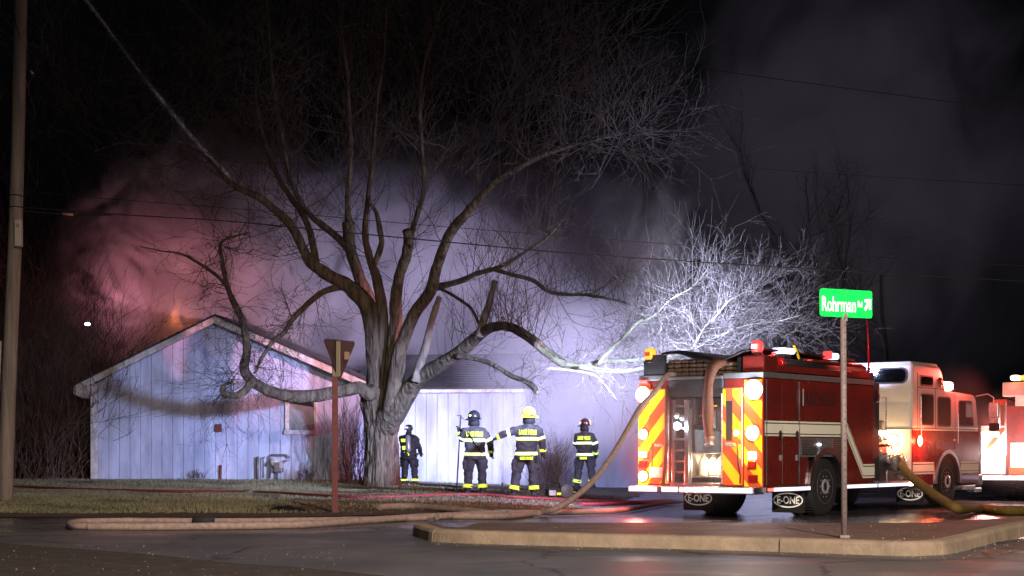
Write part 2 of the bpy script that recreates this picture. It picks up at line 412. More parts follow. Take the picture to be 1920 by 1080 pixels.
# gravel shoulder bottom left
grid_sheet('gravel_shoulder', list(np.linspace(-30, -1.0, 40)), lambda x: (4, 16.8+(x+5.2)*(-1.02)+.12*math.sin(x*3.1) if x > -5.2 else 16.8+.15*math.sin(x*2)), M['gravel'], .012, 20)

# island with kerb
def G0(px, py): d = F*CZ/(py-HY); return Vector(((px-CX)/F*d, d, 0))
front = [G0(775, 1006), G0(795, 1013), G0(830, 1018), G0(1000, 1024), G0(1250, 1030), G0(1460, 1036), G0(1600, 1041), G0(1690, 1044), G0(1740, 1043), G0(1800, 1036), G0(1925, 1003)]
front[0] = Vector((-1.15, 18.45, 0))
front.append(G0(2060, 980)); front.append(G0(2200, 965))
fr = [Vector((*p, 0)) for p in catmull([(p.x, p.y) for p in front], 6)]
def along(poly):
    d = [0]
    for a, b in zip(poly, poly[1:]): d.append(d[-1]+(b-a).length)
    return d
dd = along(fr); H_K = .135
def at(poly, d, s):
    s = max(0, min(d[-1], s))
    for i in range(len(d)-1):
        if s <= d[i+1]: 
            t = (s-d[i])/max(1e-6, d[i+1]-d[i]); return poly[i].lerp(poly[i+1], t), (poly[i+1]-poly[i]).normalized()
    return poly[-1], (poly[-1]-poly[-2]).normalized()
island = empty('traffic_island', (2, 17, 0), kind='structure')
iv = []
s = 0; K = 0
xj = (1460-960)/3000*15.45
cuts = [0, 1.35]
# joint where the photograph shows it
ssj = min(range(len(fr)), key=lambda i: abs(fr[i].x-xj)); sj = dd[ssj]
cuts += [sj-1.9*0.5*0 if False else sj, ]
a = sj-2.9; b = sj+1.9
cuts = sorted(set([0, 1.3, sj, sj+2.1, sj+3.2, sj+5.4, dd[-1]]))
for s0, s1 in zip(cuts, cuts[1:]):
    mb = MB(); n = max(3, int((s1-s0)/.12)); prof = [(0, -.02), (.012, .105), (.03, .128), (.05, H_K+.004), (.17, H_K+.006), (.17, -.02)]
    vs = []
    for i in range(n+1):
        ss = s0+.009+(s1-s0-.018)*i/n; p, t = at(fr, dd, ss); nrm = Vector((-t.y, t.x, 0))
        for (o, h) in prof:
            q = p+nrm*o; jit = mnoise.noise(Vector((ss*2.3, o*20, h*9)))*.004
            vs.append((q.x-2+jit, q.y-17, h+jit))
    fsx = []
    m_ = len(prof)
    for i in range(n):
        for k in range(m_): fsx.append((i*m_+k, (i+1)*m_+k, (i+1)*m_+(k+1) % m_, i*m_+(k+1) % m_))
    fsx.append(tuple(range(m_))); fsx.append(tuple(n*m_+k for k in range(m_))[::-1])
    mb.add(vs, fsx); mb.build('kerb_stone', M['kerb'], island)
# island surface: between kerb inner edge and its back edge
inner = []
for i in range(len(fr)):
    p, t = at(fr, dd, dd[i]); inner.append(p+Vector((-t.y, t.x, 0))*.165)
back = []
for p in inner:
    x = p.x; yb = 18.9+.0*x if x < 5 else 18.9+(x-5)*1.0
    back.append(Vector((x, max(p.y+.25, yb if x > -.4 else p.y+.6), 0)))
vs = []; fsx = []; nj = 24
for p, q in zip(inner, back):
    for j in range(nj+1):
        c = p.lerp(q, j/nj); z = H_K+.002+.006*mnoise.noise(Vector((c.x, c.y, 0)))
        if j == nj: z = -.05
        vs.append((c.x-2, c.y-17, z))
for i in range(len(inner)-1):
    for j in range(nj):
        a = i*(nj+1)+j; fsx.append((a, a+nj+1, a+nj+2, a+1))
obj_from('island_paving', arr_mesh('island_paving', np.array(vs), np.array(fsx), M['pave'], True), island)
# concrete gutter line
mb = MB(); g0 = [at(fr, dd, s_)[0] for s_ in np.linspace(sj-.8, dd[-1], 60)]
off = []
for s_ in np.linspace(sj-3.5, dd[-1], 90):
    p, t = at(fr, dd, s_); n_ = Vector((-t.y, t.x, 0)); w0 = .42
    off.append((p-n_*w0, p-n_*(w0+.022)))
vs = []; fsx = []
for a_, b_ in off: vs += [(a_.x, a_.y, .0105), (b_.x, b_.y, .0105)]
for i in range(len(off)-1): fsx.append((2*i, 2*i+1, 2*i+3, 2*i+2))
mb.add(vs, fsx); mb.build('gutter_joint_line', M['kerb'], kind='structure')

def scatter_bits(name, pts, smin, smax, mat_, label, cat):
    V = []; Fc = []
    tet = np.array([(1, 0, -.5), (-.5, .87, -.5), (-.5, -.87, -.5), (0, 0, .6)], float)
    tf = np.array([(0, 2, 1), (0, 1, 3), (1, 2, 3), (2, 0, 3)])
    n = len(pts); sc = RNG.uniform(smin, smax, (n, 1, 1))*RNG.uniform(.5, 1.3, (n, 1, 3))
    a = RNG.uniform(0, 2*PI, n); c, s_ = np.cos(a), np.sin(a)
    T4 = np.repeat(tet[None], n, 0)*sc
    x = T4[..., 0]*c[:, None]-T4[..., 1]*s_[:, None]; y = T4[..., 0]*s_[:, None]+T4[..., 1]*c[:, None]
    V = np.stack([x, y, T4[..., 2]], -1)+pts[:, None, :]
    Fc = (tf[None]+np.arange(n)[:, None, None]*4).reshape(-1, 3)
    return obj_from(name, arr_mesh(name, V.reshape(-1, 3), Fc, mat_), label=label, cat=cat, kind='stuff')
pp = []
for _ in range(420):
    s_ = RNG.uniform(sj-3.6, dd[-1]); p, t = at(fr, dd, s_); o = -abs(RNG.normal(0, .22))
    if RNG.uniform() < .35: o = RNG.uniform(.2, 2.2)
    q = p+Vector((-t.y, t.x, 0))*o; pp.append((q.x, q.y, (H_K+.008 if o > 0 else .01)))
scatter_bits('loose_gravel', np.array(pp), .004, .013, M['kerb'], 'loose gravel and grit along the kerb', 'gravel')
pp = np.stack([RNG.uniform(-6, -1.5, 260), RNG.uniform(12, 16.5, 260), np.full(260, .018)], 1)
scatter_bits('shoulder_gravel', pp, .003, .009, M['kerb'], 'pale grit on the brown shoulder', 'gravel')
pp = np.stack([RNG.uniform(-3.5, 2.6, 5200), RNG.uniform(26, 40.5, 5200)], 1)
pp = np.array([(x, y, gz(x, y)+.02) for x, y in pp if y > yfar(x)+.1])
scatter_bits('fallen_leaves', pp, .012, .05, M['litter'], 'fallen brown leaves on the verge', 'leaves')

# grass blades
n = 150000
gx = RNG.uniform(-15.5, 1.2, n); gyy = RNG.uniform(24.0, 46.5, n)
keep = (gx > -.36*gyy-1) & (gyy > 24.4+np.maximum(0, gx+2)*1.2) & (RNG.uniform(size=n) < np.where(gx > -3.5, .35, 1))
gx, gyy = gx[keep], gyy[keep]; n = len(gx)
z0 = np.array([gz(a, b) for a, b in zip(gx, gyy)])
h = RNG.uniform(.02, .065, n)*(.7+.6*np.sin(gx*1.7+gyy)*np.sin(gyy*.9)); an = RNG.uniform(0, 2*PI, n); w = RNG.uniform(.006, .014, n)
V = np.zeros((n, 3, 3)); V[:, 0] = np.stack([gx-w*np.cos(an), gyy-w*np.sin(an), z0], 1); V[:, 1] = np.stack([gx+w*np.cos(an), gyy+w*np.sin(an), z0], 1)
V[:, 2] = np.stack([gx+RNG.normal(0, .02, n), gyy+RNG.normal(0, .02, n), z0+np.abs(h)+.01], 1)
M['grass'] = mat('winter_grass', (.25, .225, .125), .9, col2=(.12, .12, .07), vscale=.9)
obj_from('lawn_grass', arr_mesh('lawn_grass', V.reshape(-1, 3), np.arange(n*3).reshape(-1, 3), M['grass']), label='short winter grass of the lawn', cat='grass', kind='stuff')

# ------------------------------------------------------------------ house
PH = R(6.0); HX, HYY = (172-960)/3000*46.2, 46.2
ct, st_ = math.cos(PH), math.sin(PH)
def HL(px, py, b=0.0):
    """pixel -> (a, z) on the wall plane b metres behind the gable wall"""
    X0, Y0 = HX+b*st_, HYY+b*ct; k = (px-CX)/F
    a = (k*Y0-X0)/(ct+k*st_); d = Y0-a*st_
    return a, CZ+(HY-py)/F*d
house = empty('house', (HX, HYY, 0), -PH, label='pale blue single-storey house with gable wall, smoke pouring from its roof', cat='house')
aL, aR = 0.0, HL(690, 800)[0]
aP, zP = HL(410, 592); aEL, zEL = HL(152, 720); aER, zER = HL(694, 714)
def zr(a):
    return zEL+(zP-zEL)*(a-aEL)/(aP-aEL) if a < aP else zP+(zER-zP)*(a-aP)/(aER-aP)
MB().prism([(aL+.02, -.05), (aR-.02, -.05), (aR-.02, zr(aR)-.3), (aP, zP-.3), (aL+.02, zr(aL)-.3)], .03, .2).build('wall', M['siding'], house)
nb = 25; bw = (aR-aL-.2)/nb
for i in range(nb):
    x0 = aL+.2+i*bw; x1 = x0+bw-.014
    pts = [(x0, -.03), (x1, -.03), (x1, zr(x1)-.16)]
    if x0 < aP < x1: pts.append((aP, zP-.16))
    pts.append((x0, zr(x0)-.16))
    MB().prism(pts, RNG.uniform(-.003, .003), .028).build('siding_board', M['siding'], house)
MB().box((aL-.03, -.035, -.05), (aL+.185, .1, zr(aL)-.12), 0, .01).build('corner_board', M['trimw'], house)
# side walls and back
MB().box((aL, .2, -.05), (aL+.12, 9.5, zr(aL)-.3)).build('side_wall', M['siding'], house)
MB().box((aR-.12, .2, -.05), (aR, 9.5, zr(aR)-.3)).build('side_wall', M['siding'], house)
MB().prism([(aL, -.05), (aR, -.05), (aR, zr(aR)-.3), (aP, zP-.3), (aL, zr(aL)-.3)], 9.5, 9.62).build('back_wall', M['siding'], house)
# roof slopes: shingle courses joined, rake boards single
for (a0, z0_, a1, z1_) in ((aEL, zEL, aP, zP), (aER, zER, aP, zP)):
    mb = MB(); d = Vector((a1-a0, z1_-z0_)).normalized(); nrm = Vector((-d.y, d.x)) if d.x > 0 else Vector((d.y, -d.x))
    L = math.hypot(a1-a0, z1_-z0_); nc = 18
    for c in range(nc):
        s0 = L*c/nc; s1 = L*(c+1)/nc+.02
        p0 = (a0+d.x*s0, z0_+d.y*s0); p1 = (a0+d.x*s1, z0_+d.y*s1)
        mb.prism([(p0[0], p0[1]-.05), (p0[0]+nrm.x*.03, p0[1]+nrm.y*.03), (p1[0]+nrm.x*.008, p1[1]+nrm.y*.008), (p1[0], p1[1]-.05)], -.42, 9.9)
    mb.build('roof', M['shingle'], house, kind='stuff')
    # rake fascia board, soffit
    MB().prism([(a0, z0_-.24), (a0, z0_-.055), (a1, z1_-.055), (a1, z1_-.24)], -.45, -.41).build('rake_board', M['trimw'], house)
    MB().prism([(a0, z0_-.13), (a0, z0_-.10), (a1, z1_-.10), (a1, z1_-.13)], -.41, -.0).build('soffit', M['trimw'], house)
# eave return at the left
MB().prism([(aEL-.06, zEL-.30), (aEL-.06, zEL-.05), (aL+.05, zEL-.05), (aL+.05, zEL-.20), (aL-.12, zEL-.42)], -.43, 9.8).build('eave_gutter', M['trimw'], house)
# window
wx0, wz0 = HL(536, 811); wx1, wz1 = HL(594, 752)
win = MB().box((wx0+.06, -.05, wz0+.06), (wx1-.06, -.004, wz1), 0).build('window', M['dark'], house)
MB().box((wx0, -.085, wz0-.02), (wx0+.11, -.002, wz1), 0, .006).build('frame', M['trimw'], win)
MB().box((wx1-.07, -.085, wz0-.02), (wx1, -.002, wz1), 0, .006).build('frame', M['trimw'], win)
MB().box((wx0-.03, -.12, wz0-.06), (wx1+.03, -.002, wz0+.07), 0, .006).build('sill', M['trimw'], win)
MB().box((wx0, -.085, wz1-.02), (wx1, -.002, wz1+.08), 0, .006).build('frame', M['trimw'], win)
MB().prism([(wx0+.115, wz0+.075), (wx1-.075, wz0+.075), (wx1-.075, wz1-.18), (wx0+.115, wz1-.06)], -.064, -.054).build('pane', M['glass'], win)
# vent box, pipe stub, meters
a_, z_ = HL(411, 803)
MB().box((a_-.09, -.10, z_-.11), (a_+.08, -.004, z_+.12), 0, .01).build('vent_box', M['postred'], house)
a_, z_ = HL(415, 872); MB().tube([(a_, -.08, -.02), (a_, -.08, z_)], .035, 8).build('vent_pipe', M['postred'], house)
met = empty('utility_meters', (0, 0, 0), label='gas meter and pipe cluster against the pale gable wall', cat='meter')
met.location = (HX, HYY, 0); met.rotation_euler = (0, 0, -PH)
def HZ(px, py): a, z = HL(px, py); return a, z
def pipe(pts, r, m='meter', name='pipe'):
    MB().tube([(HL(x, y)[0], -.16, HL(x, y)[1]) for x, y in pts], r, 8).build(name, M[m], met)
pipe([(486, 898), (486, 856)], .035); pipe([(496, 896), (496, 858), (500, 857)], .02); pipe([(509, 896), (509, 856), (512, 853), (540, 853), (545, 858)], .03)
pipe([(500, 874), (506, 866), (513, 868)], .025); pipe([(522, 898), (522, 878), (540, 862)], .03); pipe([(520, 872), (545, 862)], .018)
a_, z_ = HL(526, 874); MB().box((a_-.14, -.26, z_-.17), (a_+.10, -.04, z_+.12), 0, .03).build('gas_meter', M['meter'], met)
MB().box((a_+.03, -.30, z_-.06), (a_+.15, -.262, z_+.12), 0, .02).build('meter_face', M['galvd'], met)
a_, z_ = HL(518, 866); MB().lathe([(0, -.03), (.12, -.03), (.12, .03), (0, .03)], (a_, -.22, z_), 'y', 14).build('regulator', M['trimw'], met)
a0, z0_ = HL(484, 901); a1, _ = HL(552, 901); MB().box((a0, -.55, .0), (a1, -.05, .10), 0, .01).build('slab', M['trimw'], met)

# wing
B1 = 0.6
a0 = aR; a1, zt = HL(985, 735, B1); _, zb = HL(985, 908, B1)
zf_ = HL(900, 728, B1)[1]
MB().box((a0, B1+.03, -.1), (a1-.02, B1+.2, zt)).build('wing_wall', M['siding'], house)
nb = 14; bw = (a1-a0)/nb
for i in range(nb):
    MB().box((a0+i*bw, B1+RNG.uniform(-.003, .003), -.08), (a0+(i+1)*bw-.014, B1+.028, zt-.02)).build('siding_board', M['siding'], house)
MB().box((a0-.1, B1-.30, zt-.02), (a1+.03, B1-.26, zf_+.0), 0, .006).build('fascia_board', M['trimw'], house)
MB().box((a0-.1, B1-.26, zt-.01), (a1+.02, B1, zt+.02)).build('soffit', M['trimw'], house)
nb = 14; bw = 4.8/nb
MB().box((a1-.1, B1+.2, -.1), (a1-.03, B1+4.8, zt)).build('side_wall', M['siding'], house)
for i in range(nb):
    MB().box((a1-.028, B1+.0+i*bw+.002, -.08), (a1+RNG.uniform(-.003, .003), B1+(i+1)*bw-.014, zt+.0)).build('siding_board', M['siding'], house)
zrid = 3.86
mb = MB(); nc = 14
for c in range(nc):
    for (bb0, bb1) in ((B1-.33, B1+2.9), (B1+6.2, B1+2.9)):
        y0 = bb0+(bb1-bb0)*c/nc; y1 = bb0+(bb1-bb0)*((c+1)/nc+.01); h0 = zf_+(zrid-zf_)*c/nc; h1 = zf_+(zrid-zf_)*((c+1)/nc+.01)
        mb.prism([(y0, h0-.04), (y0, h0+.012), (y1, h1+.004), (y1, h1-.04)], a0-.6, a1+.22, 'x')
mb.build('wing_roof', M['shingle'], house, kind='stuff')
MB().prism([(B1, zt), (B1+2.9, zrid-.06), (B1+5.8, zt)], a1-.05, a1-.01, 'x').build('wing_gable', M['siding'], house)
# rear wing in the smoke
B2 = 5.4
zt2 = HL(1100, 702, B2)[1]
nb = 20; bw = .4
for i in range(nb):
    MB().box((a1-.02+i*bw, B2+RNG.uniform(-.003, .003), -.3), (a1-.02+(i+1)*bw-.014, B2+.03, zt2)).build('siding_board', M['siding'], house)
MB().box((a1-.02, B2+.032, -.3), (a1+8, B2+5, zt2-.02)).build('rear_wing_wall', M['siding'], house)
MB().box((a1+.25, B2-.2, zt2), (a1+8.2, B2+5.2, zt2+.16), 0, .01).build('rear_wing_roof', M['shingle'], house)

# ------------------------------------------------------------------ smoke
def smoke(name, c, r, dens, label, col=(.8, .8, .84), nsc=.35, thr=.0, seed=0, soft=1.0, dist=1.2, aniso=0.0, holes=None, contrast=2.2, rot=0):
    bm = bmesh.new(); bmesh.ops.create_icosphere(bm, subdivisions=3, radius=1.0)
    for v in bm.verts: v.co = Vector((v.co.x*r[0], v.co.y*r[1], v.co.z*r[2]))
    me = bpy.data.meshes.new(name); bm.to_mesh(me); bm.free()
    m = bpy.data.materials.new(name); m.use_nodes = True; nt = m.node_tree; nt.nodes.clear(); L = nt.links.new
    out = nt.nodes.new('ShaderNodeOutputMaterial'); vs_ = nt.nodes.new('ShaderNodeVolumePrincipled')
    vs_.inputs['Color'].default_value = (*col, 1); vs_.inputs['Anisotropy'].default_value = aniso
    tc = nt.nodes.new('ShaderNodeTexCoord')
    mp = nt.nodes.new('ShaderNodeMapping'); mp.inputs['Scale'].default_value = (1/r[0], 1/r[1], 1/r[2]); L(tc.outputs['Object'], mp.inputs[0])
    ln = nt.nodes.new('ShaderNodeVectorMath'); ln.operation = 'LENGTH'; L(mp.outputs[0], ln.inputs[0])
    n = nt.nodes.new('ShaderNodeTexNoise'); n.inputs['Scale'].default_value = nsc; n.inputs['Detail'].default_value = 5; n.inputs['Distortion'].default_value = dist; n.inputs['Roughness'].default_value = .55
    mp2 = nt.nodes.new('ShaderNodeMapping'); mp2.inputs['Location'].default_value = (seed*7.3, seed*3.1, seed*1.7); L(tc.outputs['Object'], mp2.inputs[0]); L(mp2.outputs[0], n.inputs['Vector'])
    # density = clamp((1-r)*soft + (noise-.5)*2.2 + thr) * dens
    s1 = nt.nodes.new('ShaderNodeMath'); s1.operation = 'MULTIPLY_ADD'; L(ln.outputs['Value'], s1.inputs[0]); s1.inputs[1].default_value = -soft*2.2; s1.inputs[2].default_value = soft*2.2+thr-contrast*.5-.55
    s2 = nt.nodes.new('ShaderNodeMath'); s2.operation = 'MULTIPLY_ADD'; L(n.outputs['Fac'], s2.inputs[0]); s2.inputs[1].default_value = contrast; L(s1.outputs[0], s2.inputs[2])
    last = s2
    if holes:
        for (hx, hy, hz, hr, amt) in holes:
            d = nt.nodes.new('ShaderNodeVectorMath'); d.operation = 'DISTANCE'; L(tc.outputs['Object'], d.inputs[0]); d.inputs[1].default_value = (hx, hy, hz)
            mr = nt.nodes.new('ShaderNodeMapRange'); mr.inputs['From Min'].default_value = 0; mr.inputs['From Max'].default_value = hr
            mr.inputs['To Min'].default_value = -amt; mr.inputs['To Max'].default_value = 0; L(d.outputs['Value'], mr.inputs[0])
            ad = nt.nodes.new('ShaderNodeMath'); L(last.outputs[0], ad.inputs[0]); L(mr.outputs[0], ad.inputs[1]); last = ad
    cl = nt.nodes.new('ShaderNodeMath'); cl.operation = 'MULTIPLY'; cl.use_clamp = True; L(last.outputs[0], cl.inputs[0]); cl.inputs[1].default_value = 1.0
    ef = nt.nodes.new('ShaderNodeMapRange'); ef.interpolation_type = 'SMOOTHSTEP'; ef.inputs['From Min'].default_value = 1.0; ef.inputs['From Max'].default_value = .45; ef.inputs['To Min'].default_value = 0; ef.inputs['To Max'].default_value = 1; L(ln.outputs['Value'], ef.inputs[0])
    em = nt.nodes.new('ShaderNodeMath'); em.operation = 'MULTIPLY'; L(cl.outputs[0], em.inputs[0]); L(ef.outputs[0], em.inputs[1])
    s3 = nt.nodes.new('ShaderNodeMath'); s3.operation = 'MULTIPLY'; L(em.outputs[0], s3.inputs[0]); s3.inputs[1].default_value = dens
    L(s3.outputs[0], vs_.inputs['Density']); L(vs_.outputs[0], out.inputs['Volume'])
    me.materials.append(m)
    return obj_from(name, me, loc=c, rot=(0, 0, rot), label=label, cat='smoke', kind='stuff')
smoke('smoke_plume', (-2.6, 52, 4.6), (11.5, 5.6, 7.8), .95, 'grey violet smoke rising behind the roof and the big tree', (.80, .76, .86), .32, .38, 1, .9, 2.6, contrast=6.4)
smoke('fire_smoke', (-9.9, 51.5, 6.0), (5.4, 4.4, 6.0), 2.4, 'pink and orange lit smoke boiling off the left roof slope', (.88, .70, .72), .50, .42, 2, .9, 2.8, contrast=7.5,
      holes=[(.6, -2.4, -1.2, 1.3, 1.8), (-2.2, -1.0, 2.0, 1.5, 1.5)])
smoke('drifting_smoke', (18, 86, 16), (15, 9, 17), .11, 'thin dark smoke drifting over the fire engines', (.7, .66, .74), .10, .45, 3, .8, 2.0, contrast=5.2)
smoke('low_smoke', (2.6, 44.6, 2.7), (5.2, 2.6, 3.4), .26, 'thin blue smoke hanging low by the rear wing', (.78, .78, .9), .5, .75, 4, .9)
add_light('fire_light_low', 'POINT', P(330, 590, 50.5), (1.0, .32, .12), 110, .4)
add_light('fire_light_mid', 'POINT', P(345, 500, 50.5), (1.0, .45, .5), 45, .5)
add_light('fire_light_eave', 'POINT', P(225, 560, 49.0), (1.0, .40, .55), 70, .9)
add_light('fire_light_back', 'POINT', P(470, 560, 52.5), (1.0, .62, .62), 190, .6)
# flames in the hole of the roof
def flame(px, py, w, h, seed):
    rr = random.Random(seed); p = P(px, py, 50.2); mb = MB(); n = 9; pts = []; rad = []
    for i in range(n):
        t = i/(n-1); pts.append((rr.uniform(-.06, .06)+.12*math.sin(t*4+seed), rr.uniform(-.05, .05), h*t)); rad.append(w*(math.sin(PI*min(1, t*1.15+.12))**.8)*(1-t*.6)+.01)
    mb.tube(pts, rad, 10); return mb, p

# ------------------------------------------------------------------ trees
class Twigs:
    def __init__(s, sides=3): s.P = []; s.R = []; s.n = sides
    def add(s, pts, r0, r1):
        s.P.append(np.array(pts)); s.R.append(np.linspace(r0, r1, len(pts)))
    def build(s, name, mat_, parent=None, **k):
        V = []; Fc = []; base = 0; n = s.n; an = np.arange(n)*2*PI/n; ca, sa = np.cos(an), np.sin(an)
        for p, r in zip(s.P, s.R):
            t = np.gradient(p, axis=0); t /= np.linalg.norm(t, axis=1, keepdims=True)+1e-9
            ref = np.array([0., 1., 0.]) if abs(t[0, 1]) < .9 else np.array([1., 0, 0])
            a = np.cross(t, ref); a /= np.linalg.norm(a, axis=1, keepdims=True)+1e-9; b = np.cross(t, a)
            V.append((p[:, None]+(a[:, None]*ca[None, :, None]+b[:, None]*sa[None, :, None])*r[:, None, None]).reshape(-1, 3))
            m = len(p); i = np.arange(m-1)[:, None]*n; kk = np.arange(n)[None]; k2 = (kk+1) % n
            Fc.append(np.stack([i+kk, i+k2, i+n+k2, i+n+kk], -1).reshape(-1, 4)+base); base += m*n
        if not V: return None
        me = arr_mesh(name, np.concatenate(V), np.concatenate(Fc), mat_, True)
        o = obj_from(name, me, parent, **k); return o
rt = random.Random(11)
def rv(s=1.0): return Vector((rt.gauss(0, s), rt.gauss(0, s), rt.gauss(0, s)))
def shoot(tw, p, d, L, r, lvl, up=.12, wob=.25, kids=4, spread=.9, nseg=6):
    """a twig that wanders and forks"""
    pts = [p.copy()]; d = d.normalized(); q = p.copy(); step = L/nseg; dirs = []
    for i in range(nseg):
        d = (d+rv(wob)*.5+Vector((0, 0, up*.5))).normalized(); q = q+d*step; pts.append(q.copy()); dirs.append(d.copy())
    tw.add([tuple(x) for x in pts], r, max(r*.35, .0022))
    if lvl > 0:
        for k in range(kids):
            i = rt.randint(1, nseg-1); side = rv(1).cross(dirs[i]).normalized()
            nd = (dirs[i]*.75+side*spread*rt.uniform(.5, 1)).normalized()
            shoot(tw, pts[i+1] if i+1 < len(pts) else pts[-1], nd, L*rt.uniform(.4, .68), max(r*.6, .003), lvl-1, up, wob, max(2, kids-1), spread, max(3, nseg-1))

TD = 41.7
limbs = {}
tree = empty('old_tree', (P(715, 915, TD).x, TD, 0), label='huge bare spreading tree with a thick furrowed trunk between house and firefighters', cat='tree')
tloc = tree.location.copy()
def limb(pts, d0, d1, matn='bark', sub=4, cap=True, dfun=None, sides=14, rough=.15):
    n = len(pts); rows = []
    for i, (px, py, w) in enumerate(pts):
        t = i/(n-1); d = d0+(d1-d0)*t; d += (TD-39)*min(1, max(0, (d-33)/5))
        p = P(px, py, d); rows.append((p.x, p.y, p.z, w/2/F*d))
    A = catmull(rows, sub)
    mb = MB(); V = []; nn = len(A)
    pts3 = [Vector(a[:3]) for a in A]; up = Vector((0, 1, 0)); sides_ = max(6, sides if A[0][3] > .06 else 8)
    sd = random.random()*50
    for i, p in enumerate(pts3):
        t = (pts3[min(i+1, nn-1)]-pts3[max(0, i-1)]).normalized(); a = t.cross(up)
        if a.length < .1: a = t.cross(Vector((1, 0, 0)))
        a.normalize(); b = t.cross(a)
        for k in range(sides_):
            an = 2*PI*k/sides_; r = A[i][3]*(1+rough*mnoise.noise(Vector((math.cos(an)*1.6+sd, math.sin(an)*1.6, i*.55)))*1.3+.5*rough*mnoise.noise(Vector((math.cos(an)*4+sd, math.sin(an)*4, i*1.4))))
            V.append(p+a*math.cos(an)*r+b*math.sin(an)*r-tloc)
    fs_ = [(i*sides_+k, i*sides_+(k+1) % sides_, (i+1)*sides_+(k+1) % sides_, (i+1)*sides_+k) for i in range(nn-1) for k in range(sides_)]
    fs_.append(tuple((nn-1)*sides_+k for k in range(sides_)))
    mb.add(V, fs_, 0, True)
    mb.build('branch', M[matn], tree)
    return A
# trunk with ridged bark
rows = [(716, 918, 80), (715, 905, 72), (716, 880, 68), (716, 850, 64), (716, 815, 64), (717, 785, 70), (718, 755, 86), (720, 735, 84), (722, 705, 60)]
rr_ = []
for px, py, w in rows:
    p = P(px, py, TD); rr_.append((p.x, p.y, p.z, w/2/F*TD))
A = catmull(rr_, 14); NS = 110; V = []
for i, a in enumerate(A):
    for k in range(NS):
        an = 2*PI*k/NS; z = a[2]
        flare = 1+.10*math.sin(an*5+1.3)*max(0, 1-i/18)
        n1 = mnoise.noise(Vector((math.cos(an)*5.5, math.sin(an)*5.5, z*1.3)))
        rid = abs(mnoise.noise(Vector((math.cos(an)*9+3, math.sin(an)*9, z*2.2))))
        r = a[3]*flare*(1+.05*n1)-.065*(1-min(1, rid*2.6))
        V.append((a[0]+r*math.cos(an)-tloc.x, a[1]+r*math.sin(an)*.95-tloc.y, z))
fs_ = np.array([(i*NS+k, i*NS+(k+1) % NS, (i+1)*NS+(k+1) % NS, (i+1)*NS+k) for i in range(len(A)-1) for k in range(NS)])
obj_from('trunk', arr_mesh('trunk', np.array(V), fs_, M['bark'], True), tree)

L1 = limb([(712,775,30),(708,745,40),(706,690,38),(703,640,36),(690,577,34),(655,538,28),(617,517,24),(583,492,22),(566,462,18),(549,428,17),(523,400,15),(485,370,14),(443,351,11),(421,332,9),(400,308,7),(372,284,6),(335,270,5),(280,271,4),(225,268,3),(175,285,2)], 39, 37.2)
L1b = limb([(592,492,15),(586,455,13),(576,420,12),(563,395,11),(545,370,10),(520,330,9),(500,280,8),(485,220,7),(478,150,5),(482,90,3)], 38.7, 40)
L2 = limb([(717,770,30),(718,735,36),(712,690,34),(708,640,32),(693,570,26),(670,510,22),(657,465,21),(654,440,23),(653,418,22)], 39.4, 40)
L2a = limb([(654,425,15),(652,370,10),(658,300,9),(655,220,8),(650,130,6),(640,50,4),(645,0,3)], 40, 41.5)
L2b = limb([(660,475,17),(635,447,14),(608,425,13),(583,405,11),(560,372,9),(540,320,8),(528,250,7),(512,160,6),(505,70,4),(500,0,3)], 39.8, 41.5)
L3 = limb([(722,765,24),(722,720,30),(720,640,26),(716,580,22),(706,520,18),(692,480,14),(684,435,11),(690,370,9),(700,290,8),(706,200,6),(720,100,5),(725,0,3)], 38.8, 38)
L3b = limb([(700,500,12),(715,460,11),(712,430,10),(706,400,8),(690,375,6)], 38.7, 38)
L4 = limb([(727,775,22),(733,720,32),(738,660,27),(742,600,24),(742,560,22),(748,520,20),(760,485,20),(766,455,19),(762,432,16)], 38.6, 37.6)
L4b = limb([(764,460,13),(780,410,10),(795,350,9),(790,270,8),(787,190,7),(800,100,5),(832,0,3)], 37.6, 38.5)
L5 = limb([(728,785,24),(738,740,34),(750,660,26),(775,592,23),(806,548,22),(818,505,20),(830,470,19),(847,432,19),(873,402,17),(902,368,15),(930,340,12),(966,318,11),(1010,295,9),(1050,280,8),(1086,268,6),(1120,262,5),(1165,250,3),(1210,238,2)], 38.4, 34.5)
L6 = limb([(812,540,15),(860,528,11),(894,513,10),(928,504,9),(958,490,8),(985,472,6),(1020,450,5),(1050,420,3)], 38, 36)
L6b = limb([(925,505,8),(960,515,8),(1000,526,8),(1025,545,7),(1060,552,7),(1100,553,5),(1140,560,5),(1180,570,4),(1222,588,3)], 37, 34)
L7 = limb([(722,795,56),(745,765,46),(783,713,30),(826,683,27),(864,658,25),(898,628,22),(925,613,18),(956,613,17),(985,628,18),(1011,647,18)], 38.9, 34)
L7x = limb([(1005,643,18),(1037,669,18),(1063,685,17),(1093,689,14),(1130,678,11),(1165,677,9),(1210,674,8),(1260,669,7),(1310,645,5.5),(1350,629,5),(1400,610,4),(1450,604,3),(1505,590,2)], 34.2, 31.6, 'lichen')
L7b = limb([(1090,688,11),(1130,694,10),(1170,696,9),(1215,688,7),(1250,690,4)], 33.2, 32.2, 'lichen')
L7c = limb([(1125,679,9),(1146,655,8),(1172,630,7),(1196,604,6),(1226,592,5),(1256,562,4),(1298,538,3),(1330,500,2)], 32.9, 31.8, 'lichen')
L7d = limb([(1300,650,5),(1322,614,4),(1345,590,4),(1372,560,3),(1418,542,2)], 31.9, 31.4, 'lichen')
S1 = limb([(778,716,18),(785,692,17),(797,655,15),(808,608,13),(818,575,12),(824,556,9)], 37.6, 37.6, 'dead')
S2 = limb([(899,632,18),(903,615,17),(914,578,14),(924,545,11),(929,526,11)], 36, 36, 'dead')
